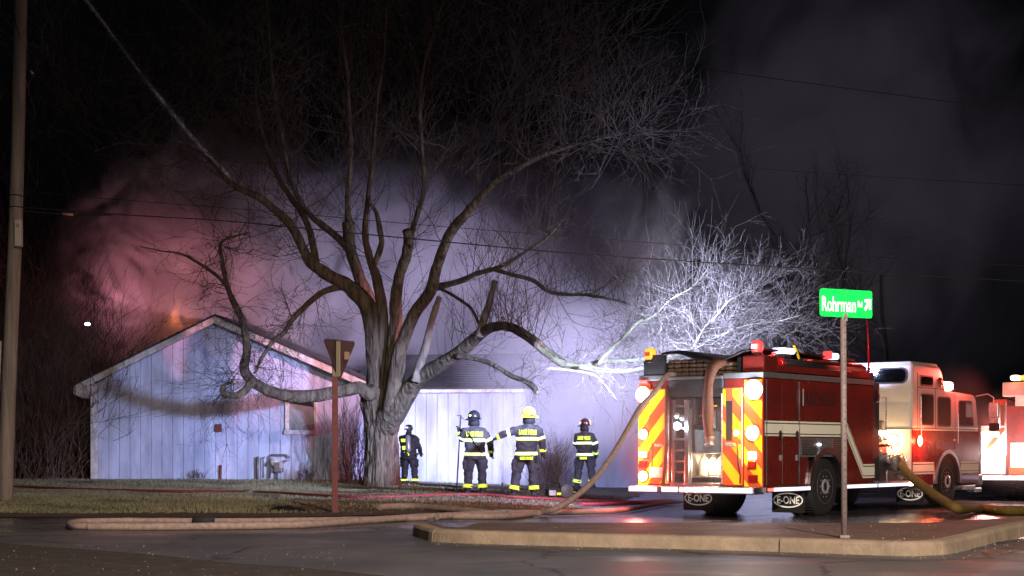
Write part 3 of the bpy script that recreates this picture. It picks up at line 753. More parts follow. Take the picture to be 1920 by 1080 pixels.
S3 = limb([(818,538,7),(843,550,6),(868,566,6),(885,580,6),(900,612,5)], 38, 36.4)
S4 = limb([(858,668,9),(885,672,8),(911,678,9),(935,690,9),(960,706,9),(983,713,10),(1000,726,12),(1008,738,8)], 36.6, 34.6)
S6 = limb([(1030,690,4),(1110,702,6),(1140,730,5),(1158,753,3)], 33.4, 32.2, 'dead')
L8 = limb([(704,735,30),(690,738,28),(673,727,23),(638,734,23),(590,742,24),(545,743,23),(502,731,21),(472,714,20),(458,690,19),(463,655,15),(456,607,14),(440,570,12),(425,534,9),(417,490,8),(413,462,6),(426,447,4),(466,437,3)], 38.6, 36.4)
L8b = limb([(474,712,14),(461,730,15),(446,741,14),(428,741,12),(417,733,11),(421,722,7),(434,716,5),(440,706,4)], 37, 36.6)
L8c = limb([(424,534,7),(400,512,6),(370,492,6),(340,476,4),(300,470,3),(262,462,2)], 36.6, 36)
L9 = limb([(652,536,15),(628,540,13),(600,551,11),(570,577,11),(549,598,10),(532,624,9),(511,641,8),(489,675,6),(478,700,4)], 38.7, 37)

tw = Twigs()
def sprout(A, i0, n, Lr, r, lvl, up=.2, kids=3, outb=.7, bias=(0, 0, 0), twb=None, wob=.28):
    m = len(A)
    for _ in range(n):
        i = rt.randint(int(i0*m), m-2); p = Vector(A[i][:3])-tloc; t = (Vector(A[i+1][:3])-Vector(A[i][:3])).normalized()
        d = t*.3+rv(outb)+Vector(bias)+Vector((0, 0, up))
        shoot(twb or tw, p, d, rt.uniform(*Lr), r*rt.uniform(.7, 1.2), lvl, up*.7, wob, kids)
sprout(L1, .35, 60, (.8, 2.4), .013, 2, .12, 4, wob=.4)
sprout(L1b, .3, 26, (1, 2.8), .014, 2, .35, bias=(-.2, 0, .2))
sprout(L2a, .1, 34, (1, 2.8), .014, 2, .5)
sprout(L2b, .25, 30, (1, 2.8), .014, 2, .4, bias=(-.2, 0, .2))
sprout(L3, .4, 34, (.8, 2.4), .013, 2, .5)
sprout(L4b, .0, 36, (1, 2.8), .013, 2, .5, bias=(.2, 0, 0))
sprout(L4, .3, 12, (.6, 1.8), .012, 2, .4)
sprout(L2, .4, 14, (.6, 1.8), .012, 2, .2)
sprout(L5, .35, 46, (.8, 2.3), .014, 2, .45)
sprout(L5, .78, 72, (.7, 2.4), .013, 2, .12, 4, bias=(.55, 0, .1))
sprout(L6, .2, 36, (.6, 2.1), .012, 2, .5)
sprout(L6b, .05, 55, (.5, 1.7), .011, 2, .3)
sprout(L7, .45, 45, (.5, 1.6), .012, 2, .6)
sprout(L7x, .05, 50, (.4, 1.1), .011, 2, .2)
sprout(L7x, .42, 150, (.5, 1.35), .008, 2, .08, 4, bias=(.6, 0, .05))
sprout(L7c, .1, 90, (.5, 1.1), .008, 2, .12, 4, bias=(.35, 0, .0))
sprout(L7d, .0, 95, (.5, 1.25), .008, 2, .1, 4, bias=(.6, 0, .0))
sprout(L7b, .0, 26, (.4, 1.2), .011, 2, -.1, 3)
sprout(S4, .1, 26, (.3, 1.0), .010, 2, -.1, 3)
sprout(L8, .35, 60, (.4, 1.3), .010, 2, .0, 4)
sprout(L8, .30, 26, (.6, 1.5), .011, 2, -.2, 4, bias=(-.5, 0, -.3))
sprout(L8b, .0, 44, (.5, 1.5), .010, 2, -.15, 3, bias=(-.3, 0, -.1))
sprout(L8c, .0, 12, (.4, 1.2), .009, 2, .1, 3)
sprout(L9, .2, 60, (.5, 1.5), .011, 2, -.1, 3)
# high crown above the stems, leading up out of the picture
for (px, py, n_, sp) in ((560, 250, 26, 130), (420, 240, 14, 90), (700, 150, 34, 160), (900, 170, 34, 120), (1000, 90, 16, 90), (330, 170, 22, 120), (180, 230, 12, 80), (440, 380, 14, 90), (620, 330, 22, 90), (1060, 200, 20, 90), (820, 330, 22, 90), (960, 250, 22, 70)):
    for _ in range(n_):
        x = px+rt.gauss(0, sp*.55); y = py+rt.gauss(0, sp*.6)
        d = rt.uniform(38.5, 43); p = P(x, y, d)-tloc
        shoot(tw, p, Vector((rt.gauss((x-700)/350, .6), rt.gauss(0, .5), .7)), rt.uniform(1.2, 3.0), .011, 2, .18, .42, 4, .9)
# water sprouts: long straight shoots off the lit limb
for A_, n_ in ((L7, 20), (L7x, 14), (L7c, 5), (L6, 12), (L6b, 14), (L5, 14)):
    for _ in range(n_):
        i = rt.randint(int(len(A_)*.35), len(A_)-2); p = Vector(A_[i][:3])-tloc
        shoot(tw, p, Vector((rt.gauss(.05, .28), rt.gauss(0, .25), 1)), rt.uniform(.6, 1.7), .008, 1, .15, .12, 3, .6, 8)
tw.build('twigs', M['twig'], tree, kind='stuff')

# fine suckers round the trunk base (left) = a clump of its own
def shrub(name, px, py, d, h, spread, nst, label, matn='brush', group=None, r=.010, up=.5, lvl=2, kids=3, wob=.2, lean=0, cat='shrub'):
    p = P(px, py, d); base = Vector((p.x, p.y, gz(p.x, p.y)))
    e = empty(name, base, label=label, cat=cat, group=group); t_ = Twigs()
    for _ in range(nst):
        b = Vector((rt.gauss(0, spread*.35), rt.gauss(0, spread*.25), 0))
        shoot(t_, b, Vector((rt.gauss(lean, .35*spread/max(.4, h)*2), rt.gauss(0, .3), 1)), h*rt.uniform(.6, 1.05), r*rt.uniform(.6, 1.2), lvl, up, wob, kids, .7, 7)
    t_.build('stems', M[matn], e, kind='stuff'); return e
shrub('bare_shrub', 658, 908, 43.5, 2.1, .9, 70, 'pale bare shrub of upright stems left of the tree trunk', 'twig', r=.012, up=.25, wob=.12, lvl=1)
shrub('bare_shrub', 1034, 912, 41.5, 1.0, .45, 130, 'small brown feathery bush behind the yellow helmeted firefighter', 'brush', r=.006, up=.1, wob=.15, lvl=2)
shrub('weed_clump', 575, 903, 45.0, .28, .3, 30, 'small weeds at the foot of the wall beside the meters', 'brush', r=.006, cat='weeds')
shrub('weed_clump', 373, 900, 45.6, .2, .25, 20, 'tiny weeds at the foot of the gable wall', 'brush', r=.006, cat='weeds')
for i, (px, d, h, s, lab) in enumerate([(135, 47.5, 2.9, 1.4, 'brown thicket shrub hard against the left house corner'), (100, 47, 4.2, 2.2, 'tall brown thicket shrub second from the house corner'),
        (40, 46, 3.8, 2.2, 'brown thicket shrub just right of the utility pole'), (-20, 47, 4.5, 2.4, 'thicket shrub behind the utility pole at the picture edge'),
        (70, 52, 6.5, 2.5, 'tall dim thicket shrub rising above the others right of the pole'), (165, 54, 5.6, 2.0, 'dim thicket shrub behind the left roof eave')]):
    shrub('thicket_shrub', px, 905, d, h, s, 120, lab, 'brush', 'thicket left of the house', r=.016, up=.15, lvl=2, wob=.3, kids=4)
def small_tree(px, d, h, label, seed, matn='twig', w=.12, nt=12):
    p = P(px, 900, d); e = empty('bare_tree', (p.x, p.y, gz(p.x, p.y)), label=label, cat='tree')
    t_ = Twigs(6); rr = random.Random(seed); q = Vector((0, 0, -.1)); pts = [q.copy()]; dr = Vector((rr.gauss(0, .08), 0, 1))
    for i in range(10):
        dr = (dr+Vector((rr.gauss(0, .07), rr.gauss(0, .05), .1))).normalized(); q = q+dr*h/12; pts.append(q.copy())
    t_.add([tuple(a) for a in pts], w, w*.3); t_.build('trunk', M['far_bark'], e)
    t2 = Twigs()
    for i in range(nt):
        k = rr.randint(4, 10); shoot(t2, pts[k], Vector((rr.gauss(0, .8), rr.gauss(0, .6), .7)), h*rr.uniform(.25, .5), w*.3, 3, .2, .22, 4, .8, 7)
    t2.build('crown', M[matn], e, kind='stuff')
small_tree(1590, 76, 14.5, 'bare tree in the smoke behind the green street sign', 5, 'far_bark', .16, 8)
small_tree(1660, 79, 12, 'second bare tree in the smoke just right of the sign', 9, 'far_bark', .12, 5)
small_tree(230, 58, 15, 'dark bare tree behind the left end of the house', 12, 'twig', .14)
small_tree(60, 55, 15, 'dark bare tree beside the utility pole', 15, 'twig', .14)
small_tree(600, 66, 20, 'tall bare tree in the dark behind the house roof', 18, 'twig', .16)
small_tree(900, 64, 20, 'tall bare tree in the dark behind the big tree crown', 22, 'twig', .16)

# ------------------------------------------------------------------ utility pole and wires
pb = G(10, 942); pole = empty('utility_pole', (pb.x, pb.y, pb.z), label='weathered wooden utility pole at the left picture edge', cat='utility pole')
dp = pb.y
def PL(px, py, d=None): return P(px, py, d or dp)-pb
mb = MB(); A = catmull([(*PL(9, 942), 14.5), (*PL(12, 860), 14), (*PL(20, 640), 13.2), (*PL(30, 400), 12.6), (*PL(37, 100), 12), (*PL(40, -60), 11.6)], 6)
mb.tube([a[:3] for a in A], [a[3]/F*dp for a in A], 20); mb.build('post', M['pole'], pole)
c = PL(42, 440); MB().box((c.x-.07, c.y-.26, c.z-.24), (c.x+.05, c.y-.12, c.z+.24), 0, .015).build('grey_box', M['galvd'], pole)
MB().box((c.x-.03, c.y-.275, c.z+.10), (c.x+.03, c.y-.262, c.z+.16)).build('orange_tag', M['orange'], pole)
for (y_) in (370, 392):
    c = PL(31, y_); pts = [(c.x+.15*math.cos(t)*1.0, c.y+.15*math.sin(t), c.z-.03*math.sin(t)) for t in np.linspace(0, 2*PI, 18)]
    MB().tube(pts, .008, 5, caps=False).build('cable_strap', M['wire'], pole)
MB().tube([PL(20, 640)+Vector((-.15, -.1, 0)), PL(12, 860)+Vector((-.16, -.1, 0)), PL(8, 940)+Vector((-.17, -.1, 0))], .02, 6).build('conduit', M['galvd'], pole)
MB().tube([PL(30, 30)+Vector((-.0, -.13, 0)), PL(34, 60)+Vector((.03, -.14, 0)), PL(48, 90)+Vector((0, -.05, 0))], .008, 5).build('cable', M['wire'], pole)
MB().tube([PL(57, 133), PL(62, 138)], .02, 6).build('insulator', M['galvd'], pole)
def wire(pts, r, label, d0=None, d1=None):
    A = []
    n = len(pts)
    for i, (x, y) in enumerate(pts):
        d = (d0 or dp)+((d1 or dp-4)-(d0 or dp))*i/(n-1); p = P(x, y, d); A.append(tuple(p))
    A = catmull(A, 5); o = MB().tube(A, r, 5, caps=False).build('overhead_wire', M['wire'])
    prop(o, label, 'wire', 'overhead wires'); return o
wire([(36, 388), (220, 402), (420, 414), (620, 433), (820, 452), (1060, 474), (1300, 491), (1600, 509), (1960, 530)], .011, 'thick lower overhead wire crossing the whole tree crown', dp, 27)
wire([(36, 357), (180, 371), (500, 396), (820, 424), (1230, 456), (1600, 480), (1960, 501)], .006, 'thin wire just above the thick lower overhead wire', dp, 27)
wire([(60, 136), (330, 170), (700, 235), (1000, 270), (1270, 300), (1500, 322), (1960, 350)], .005, 'faint wire crossing the dark upper crown', dp, 28)
wire([(500, -20), (800, 52), (1000, 85), (1270, 122), (1500, 154), (1960, 214)], .006, 'topmost faint wire in the dark sky', 36, 28)
wire([(30, 395), (128, 402), (210, 403)], .012, 'short cable with an orange marker leaving the pole', dp, dp-.3)
o = MB().tube([P(118, 401, dp-.2), P(137, 403, dp-.2)], .022, 8).build('cable_marker', M['orange']); prop(o, 'orange marker sleeve on the cable near the pole', 'marker')
# far yard light
yl = P(164, 613, 43.5); yard = empty('yard_light', (yl.x, yl.y, gz(yl.x, yl.y)), label='distant white yard light on a thin pole among the dark trees', cat='lamp')
MB().tube([(0, .3, 0), (0, .3, yl.z-gz(yl.x, yl.y)+.2)], .008, 6).build('pole', M['black'], yard)
MB().tube([(0, .3, yl.z+.1), (0, 0, yl.z+.12)], .01, 6).build('arm', M['black'], yard)
MB().lathe([(0, -.04), (.06, -.03), (.075, 0), (.06, .03), (0, .04)], (0, 0, yl.z), 'z', 14).build('lamp_globe', M['e_white'], yard)
# hose stream
st = []
for (x, y, w, d) in ((140, -30, 5, 44), (200, 50, 6, 44.5), (270, 145, 8, 45), (330, 220, 10, 46), (385, 285, 14, 47), (430, 335, 22, 48)):
    p = P(x, y, d); st.append((p.x, p.y, p.z, w/2/F*d))
A = catmull(st, 8)
def water_mat():
    m = bpy.data.materials.new('water_stream'); m.use_nodes = True; nt = m.node_tree; nt.nodes.clear(); L = nt.links.new
    out = nt.nodes.new('ShaderNodeOutputMaterial'); v = nt.nodes.new('ShaderNodeVolumePrincipled'); v.inputs['Color'].default_value = (.95, .93, .92, 1)
    v.inputs['Density'].default_value = 2.6; L(v.outputs[0], out.inputs['Volume']); return m
M['water'] = mat('water_spray', (.9, .9, .92), .6, alpha=.10)
jet = MB().tube([a[:3] for a in A], [a[3]*.75 for a in A], 12, caps=False).build('water_stream', M['water']); prop(jet, 'jet of hose water arching down onto the roof', 'water', kind='stuff')
pp = []
for _ in range(7000):
    i = int(RNG.integers(0, len(A)-1)); a_ = A[i]+(A[i+1]-A[i])*RNG.uniform(); q = abs(RNG.normal(0, 1.5)); th_ = RNG.uniform(0, 2*PI)
    pp.append((a_[0]+math.cos(th_)*q*a_[3], a_[1]+math.sin(th_)*q*a_[3]*.5, a_[2]+math.sin(th_)*q*a_[3]-abs(RNG.normal(0, .5))*a_[3]))
M['drop'] = mat('water_drop', (.8, .8, .82), .3)
scatter_bits('spray_droplets', np.array(pp), .003, .008, M['drop'], 'fine spray falling off the water jet', 'spray')
# ------------------------------------------------------------------ fire engine
def truck_root(name, loc, rz, **k): return empty(name, loc, rz, cat='fire engine', **k)
eng = truck_root('fire_engine', TO, -TA, label='dark red and white fire engine with chevron tail, floodlights lit, parked by the tree')
def B(name, m, *boxes, parent=None, bev=.012, **k):
    o = None
    if name in ('body', 'left_body', 'upper_box'):
        mb = MB()
        for lo, hi in boxes: mb.box(lo, hi, 0, bev)
        return mb.build(name, M[m] if isinstance(m, str) else m, parent or eng, **k)
    for lo, hi in boxes: o = MB().box(lo, hi, 0, bev).build(name, M[m] if isinstance(m, str) else m, parent or eng, **k)
    return o
# local: x = v (right +), y = u (forward), z = w
# chassis
B('chassis_rail', 'black', ((-.45, .4, .45), (-.3, 9.0, .68)), ((.3, .4, .45), (.45, 9.0, .68)))
B('axle', 'black', ((-1.0, 2.22, .42), (1.0, 2.42, .6)), ((-1.0, 7.65, .42), (1.0, 7.85, .6)))
# body: right compartments, left compartments, core
wa0, wa1 = 1.68, 2.96     # rear wheel arch
B('body', 'red', ((.47, .05, .56), (1.235, wa0, 2.40)), ((.47, wa0, 1.12), (1.235, wa1, 2.40)), ((.47, wa1, .56), (1.235, 4.28, 2.40)), bev=.02)
B('left_body', 'red', ((-1.235, .05, .56), (-.60, wa0, 2.40)), ((-1.235, wa0, 1.12), (-.60, wa1, 2.40)), ((-1.235, wa1, .56), (-.60, 4.28, 2.40)), bev=.02)
B('body_core', 'dgrey', ((-.60, .75, .62), (.47, 4.28, 2.36)))
# roll-up/hinged compartment doors on the right side
for (u0, u1, w0, w1) in ((.14, .66, .60, 2.34), (.68, 1.26, .60, 2.34), (1.30, 2.90, 1.66, 2.34), (2.98, 4.20, .60, 2.34)):
    d = MB().box((1.236, u0, w0), (1.252, u1, w1), 0, .006).build('compartment_door', M['red'], eng)
    if w0 < 1 and u0 > .1:
        MB().lathe([(0, 0), (.055, 0), (.05, .02), (0, .03)], (1.252, u0+.08 if u0 > 1.3 else u1-.07, 1.44), 'x', 12, sx=1.0, sy=1.5).build('handle', M['black'], d)
B('door_trim', 'alu', ((1.253, .10, .58), (1.262, .135, 2.38)), ((1.253, .664, .60), (1.260, .676, 1.6)), ((1.253, 1.265, .58), (1.262, 1.295, 2.38)), ((1.253, 2.905, .58), (1.262, 2.935, 1.55)), bev=.003)
mb = MB()
for u in (.118, 1.28, 2.92):
    for i in range(34):
        if u > 2 and i > 18: continue
        mb.lathe([(.007, 0), (.005, .004), (0, .005)], (1.262, u, .62+i*.052), 'x', 6)
mb.build('rivets', M['chrome'], eng, kind='stuff')
for (u, w) in ((1.18, 1.05), (.60, 1.05), (3.08, 1.2)): B('latch', 'chrome', ((1.253, u-.035, w-.05), (1.268, u+.035, w+.05)), bev=.008)
B('grab_rail', 'chrome', ((1.29, 1.33, 1.95), (1.31, 1.35, 2.25)), bev=.008)
# cream stripe band on the side, with its Z drop, and thin dark lines
def stripe(pts0, wdt, m, off, name='stripe', th=.004):
    mb = MB()
    for (a, b) in zip(pts0, pts0[1:]):
        d = Vector((b[0]-a[0], b[1]-a[1])).normalized()
        mb.prism([(a[0], a[1]-wdt/2), (b[0], b[1]-wdt/2), (b[0], b[1]+wdt/2), (a[0], a[1]+wdt/2)], off, off+th, 'x')
    return mb.build(name, M[m], eng)
mid = 1.55
pth = [(.06, mid), (3.12, mid), (3.78, .79), (4.27, .79)]
# widths measured vertically; slanted run needs more
mb = MB()
def band(lo_h, hi_h, off, m, name):
    mb = MB()
    for (a, b) in zip(pth, pth[1:]):
        mb.prism([(a[0], a[1]+lo_h), (b[0], b[1]+lo_h), (b[0], b[1]+hi_h), (a[0], a[1]+hi_h)], off, off+.004, 'x')
    return mb.build(name, M[m], eng)
band(-.13, .13, 1.2545, 'cream', 'side_stripe')
band(.082, .098, 1.260, 'black', 'stripe_line'); band(-.098, -.082, 1.260, 'black', 'stripe_line')
# wheel arch panel with louvres + fender ring
B('wheel_panel', 'grey', ((1.236, 1.32, 1.06), (1.250, 3.0, 1.40)), bev=.004)
mb = MB()
for i in range(8): mb.box((1.250, 1.36, 1.10+i*.036), (1.262, 1.95, 1.116+i*.036)); mb.box((1.250, 2.55, 1.10+i*.036), (1.262, 2.96, 1.116+i*.036))
mb.build('louvre', M['alu'], eng, kind='stuff')
B('side_lamp', 'e_white', ((1.262, 1.98, 1.26), (1.285, 2.04, 1.30)), bev=.006)
def arch(u, v0, v1, r0, r1, m, name='wheel_arch', parent=None, wc=.53):
    poly = [(u+r1*math.cos(t), wc+r1*math.sin(t)) for t in np.linspace(-.05, PI+.05, 24)]+[(u+r0*math.cos(t), wc+r0*math.sin(t)) for t in np.linspace(PI+.05, -.05, 24)]
    mb = MB(); n = 24
    vs = []
    for x in (v0, v1):
        for i in range(n):
            t = -.05+(PI+.1)*i/(n-1)
            vs.append((x, u+r1*math.cos(t), wc+r1*math.sin(t))); vs.append((x, u+r0*math.cos(t), wc+r0*math.sin(t)))
    fs = []
    for i in range(n-1):
        a = 2*i
        fs += [(a, a+2, a+3, a+1), (2*n+a, 2*n+a+1, 2*n+a+3, 2*n+a+2), (a, 2*n+a, 2*n+a+2, a+2), (a+1, a+3, 2*n+a+3, 2*n+a+1)]
    mb.add(vs, fs); return mb.build(name, M[m], parent or eng)
arch(2.32, 1.236, 1.285, .60, .70, 'alu'); arch(2.32, .5, 1.24, .60, .62, 'black', 'wheel_well')
def wheel(v0, v1, u, parent=None, side=1, wr=.53):
    p = parent or eng
    r = wr; w_ = v1-v0; prof = [(r*.56, 0), (r*.80, 0), (r*.93, .02), (r, .06), (r, w_-.06), (r*.93, w_-.02), (r*.80, w_), (r*.56, w_)]
    mb = MB().lathe([(a, v0+b) for a, b in prof], (0, u, wr), 'x', 36)
    for k in range(44):   # tread blocks
        t = 2*PI*k/44; c, s_ = math.cos(t), math.sin(t)
        mb.tube([(v0+.05, u+(r+.002)*c, wr+(r+.002)*s_), (v1-.05, u+(r+.002)*c, wr+(r+.002)*s_)], .012, 4, caps=True, smooth=False)
    wh = mb.build('wheel', M['rubber'], p)
    x = v1 if side > 0 else v0; sg = side
    rim = [(.0, -.05*sg), (.07, -.05*sg), (.09, .02*sg), (.13, .02*sg), (.15, -.07*sg), (.24, -.08*sg), (.285, -.02*sg), (.305, .004*sg), (.305, -.1*sg)]
    MB().lathe([(a, x+b) for a, b in rim], (0, u, wr), 'x', 30).build('rim', M['chrome'], wh)
    mb = MB()
    for k in range(10):
        t = 2*PI*k/10; mb.lathe([(0, .035*sg), (.016, .03*sg), (.018, -.02*sg)], (x-.03*sg, u+.19*math.cos(t), wr+.19*math.sin(t)), 'x', 8)
        t2 = t+PI/10; mb.lathe([(0, .002*sg), (.026, 0), (.028, -.03*sg)], (x-.076*sg, u+.235*math.cos(t2), wr+.235*math.sin(t2)), 'x', 10, 1)
    mb.build('lug_nuts', [M['chrome'], M['black']], wh, kind='stuff'); return wh
wheel(.93, 1.22, 2.32); wheel(.62, .90, 2.32); wheel(-1.22, -.93, 2.32, side=-1); wheel(-.90, -.62, 2.32, side=-1)
wheel(.90, 1.23, 7.75); wheel(-1.23, -.90, 7.75, side=-1)
# rub rails; light returned by the white strip is painted as emission
B('rub_rail', 'alu', ((1.236, .02, .47), (1.30, 1.62, .56)), ((1.236, 3.0, .47), (1.30, 4.3, .56)), ((1.20, 4.33, .47), (1.30, 5.95, .56)), bev=.01)
B('rail_strip', 'glow_strip', ((1.301, .30, .485), (1.305, 1.60, .545)), ((1.301, 3.02, .485), (1.305, 4.28, .545)), ((1.301, 4.36, .485), (1.305, 5.6, .545)), bev=0)
B('rail_lamp', 'e_red', ((1.301, .10, .49), (1.315, .16, .54)), ((1.301, .20, .49), (1.315, .26, .54)), bev=.006)
B('rail_lamp', 'e_warm', ((1.301, 5.72, .48), (1.33, 5.86, .56)), bev=.02)
# tailboard
B('tailboard', 'diamond', ((-1.25, -.30, .44), (1.25, .05, .56)), bev=.012)
B('tailboard_strip', 'glow_strip', ((-1.24, -.306, .465), (-.66, -.301, .545)), ((-.56, -.306, .465), (-.24, -.301, .545)), ((.22, -.306, .465), (1.22, -.301, .545)), bev=0)
for i, v in enumerate((-.16, -.06, .03, .11, .18)):
    MB().lathe([(.035, 0), (.035, -.02), (0, -.03)], (v, -.30, .505), 'y', 12).build('marker_lamp', M['e_redhot' if i % 2 == 0 else 'e_white'], eng)
# chevron panels on the tail. stripes built as separate raised sheets
def clip_poly(poly, f):   # keep f(p)>=0
    out = []
    for i in range(len(poly)):
        a, b = poly[i], poly[(i+1) % len(poly)]; fa, fb = f(a), f(b)
        if fa >= 0: out.append(a)
        if fa*fb < 0: t = fa/(fa-fb); out.append((a[0]+(b[0]-a[0])*t, a[1]+(b[1]-a[1])*t))
    return out
def chevron(v0, v1, w0, w1, u, sgn, parent, period=.56, ph=0.0):
    """diagonal yellow and red bands; sgn +1 rises to the right"""
    k = .85
    lo = min(w0-k*abs(v1-v0)-1, -2)
    for band_, m_ in ((0, 'yel'), (1, 'org')):
        mb = MB(); any_ = False
        for i in range(-14, 16):
            c0 = i*period+band_*period/2+ph; c1 = c0+period/2
            poly = [(v0, w0), (v1, w0), (v1, w1), (v0, w1)]
            g = lambda p: p[1]-sgn*1.15*p[0]
            poly = clip_poly(poly, lambda p: g(p)-c0)
            if len(poly) > 2: poly = clip_poly(poly, lambda p: c1-g(p))
            if len(poly) > 2: mb.prism(poly, u-.003, u, 'y'); any_ = True
        if any_: mb.build('chevron_band', M[m_], parent)
# left side: outer light column, door
lc = B('light_column', 'org', ((-1.235, .0, .56), (-1.01, .05, 2.36)))
chevron(-1.235, -1.01, .57, 2.0, -.002, 1, lc, ph=.1)
ld = B('tail_door', 'org', ((-.985, -.04, .58), (-.62, .05, 2.26)), bev=.02)
chevron(-.98, -.625, .60, 2.24, -.042, 1, ld, ph=.1)
B('handle', 'chrome', ((-.86, -.07, 1.24), (-.70, -.045, 1.29)), parent=ld)
B('licence_plate', 'trimw', ((-.97, -.06, .70), (-.68, -.046, .88)), parent=ld)
B('door_pull_line', 'black', ((-.93, -.052, .9), (-.915, -.046, 1.30)), parent=ld, bev=0)
# right side
rc = B('light_column', 'org', ((.90, .0, .56), (1.235, .05, 2.38)))
chevron(.90, 1.235, .57, 2.37, -.002, -1, rc, ph=.32)
rd = B('tail_door', 'org', ((.50, -.04, .58), (.86, .05, 2.24)), bev=.02)
chevron(.505, .855, .60, 1.28, -.042, -1, rd, ph=.32)
chevron(.505, .56, 1.30, 2.22, -.042, -1, rd, ph=.32); chevron(.70, .855, 1.30, 2.22, -.042, -1, rd, ph=.1)
B('door_slot', 'dark', ((.57, -.045, 1.34), (.69, -.041, 2.02)), parent=rd, bev=0)
B('handle', 'chrome', ((.56, -.075, 1.24), (.76, -.045, 1.31)), parent=rd)
MB().tube([(.80, -.06, 1.3), (.82, -.06, .95), (.855, -.06, .75), (.85, -.06, .62)], .012, 6).build('door_cable', M['black'], rd)
B('grab_pole', 'chrome', ((.475, -.06, .6), (.50, -.035, 2.15)), ((-.60, -.06, .6), (-.575, -.035, 2.2)), ((.865, -.05, .9), (.885, -.03, 2.1)), bev=.01)
# centre bay
B('bay_frame', 'dgrey', ((-.60, .0, 2.10), (.47, .75, 2.40)), ((-.60, .04, .56), (-.585, .75, 2.1)), ((.455, .04, .56), (.47, .75, 2.1)))
B('bay_floor', 'diamond', ((-.585, -.02, .562), (.455, .75, .62)))
B('bay_back', 'alu', ((-.585, .72, .62), (.455, .745, 2.1)), bev=0)
B('ladder_rail', 'alu', ((-.52, -.05, .60), (-.46, .02, 2.05)), ((-.26, -.05, .60), (-.17, .02, 2.05)), bev=.01)
for i in range(7):
    MB().box((-.46, -.04, .78+i*.19), (-.26, .01, .82+i*.19), 0, .01).build('ladder_step', M['alu'], eng)
B('valve_panel', 'dgrey', ((-.55, .03, 1.62), (-.1, .3, 2.08)))
for (v, w) in ((-.42, 1.78), (-.30, 1.74), (-.36, 1.60)): MB().lathe([(.05, 0), (.055, -.05), (.03, -.06), (.03, -.10), (0, -.11)], (v, .0, w), 'y', 12).build('valve_cap', M['chrome'], eng)
B('shelf', 'alu', ((-.16, .02, 1.12), (.45, .7, 1.15)), ((-.16, .02, .70), (.45, .7, .73)), ((-.17, .0, .62), (-.145, .7, 1.9)))
mb = MB(); mb.prism([(-.10, 1.155), (.40, 1.155), (.42, 1.50), (-.12, 1.54)], .06, .5, 'y'); mb.build('equipment_bag', M['bag'], eng)
B('bag_label', 'trimw', ((.10, .045, 1.24), (.18, .058, 1.36)), bev=0)
for v in (-.02, .17, .34):
    MB().lathe([(0, .735), (.085, .735), (.09, .76), (.09, 1.0), (.06, 1.06), (.03, 1.08), (.03, 1.11), (0, 1.11)], (v, .22, 0), 'z', 18).build('cylinder', M['cyl'], eng)
B('yellow_handle', 'yel', ((-.05, .2, 1.93), (.25, .23, 1.96)), ((-.22, .2, 1.76), (-.08, .23, 1.785)))
B('hanging_tool', 'alu', ((.0, .25, 1.56), (.06, .3, 1.88)), ((.12, .25, 1.56), (.20, .3, 1.88)), bev=.015)
# interior lamp
def lamp(name, v, u, w, dirv, mkey, r, power, col, off=.10, size=.05, shape='disc', sz=None):
    d = Vector(dirv).normalized()
    if shape == 'disc':
        mb = MB(); prof = [(r, 0), (r*.98, .02), (r*.7, .04), (0, .05)]
        mb.lathe(prof, (0, 0, 0), 'z', 20); o = mb.build(name, M[mkey], eng)
    else:
        mb = MB().box((-sz[0]/2, -sz[1]/2, 0), (sz[0]/2, sz[1]/2, .04), 0, .012); o = mb.build(name, M[mkey], eng)
    q = d.to_track_quat('Z', 'Y'); o.rotation_euler = q.to_euler(); o.location = (v, u, w)
    MB().lathe([(r*1.18, -.01), (r*1.18, .012), (r*1.02, .018), (r*1.02, -.01)], (0, 0, 0), 'z', 20).build('bezel', M['chrome'], o) if shape == 'disc' else None
    if power:
        l = bpy.data.lights.new(name+'_glow', 'POINT'); l.energy = power; l.color = col; l.shadow_soft_size = size
        lo = bpy.data.objects.new(name+'_glow', l); COL.objects.link(lo); p = Vector((v, u, w))+d*off
        lo.location = T(p.y, p.x, p.z)
    return o
RE = (0, -1, 0); WH = (.82, .86, 1.0); AM = (1.0, .50, .14); RD = (1.0, .07, .05)
lamp('scene_lamp', -1.12, -.03, 2.16, RE, 'e_white', .13, 35, WH, .14, .1)
lamp('scene_lamp', 1.10, -.03, 2.20, RE, 'e_white', .15, 90, WH, .14, .1)
lamp('amber_lamp', -1.12, -.03, 1.46, RE, 'e_amber', .085, 40, (1, .32, .09), .12)
lamp('amber_lamp', 1.07, -.03, 1.47, RE, 'e_amber', .115, 48, (1, .40, .10), .12)
lamp('amber_lamp', .79, -.07, 1.47, RE, 'e_amber', .05, 5, AM, .1)
lamp('tail_lamp', -1.12, -.02, 1.10, RE, 'e_redhot', .06, 150, (1, .07, .06), .1, .03, 'box', (.15, .10))
lamp('tail_lamp', 1.07, -.02, 1.09, RE, 'e_white', .06, 5, (1, .7, .6), .1, .03, 'box', (.15, .12))
lamp('red_tail_lens', -1.12, -.02, .93, RE, 'lens_r', .06, 0, RD, .1, .03, 'box', (.15, .14))
lamp('red_tail_lens', 1.07, -.02, .93, RE, 'lens_r', .06, 0, RD, .1, .03, 'box', (.15, .14))
lamp('amber_lamp', -1.12, -.03, .72, RE, 'e_redhot', .085, 110, (1, .10, .07), .12)
lamp('red_tail_lens', 1.09, -.02, .70, RE, 'lens_r', .06, 0, RD, .1, .03, 'box', (.17, .13))
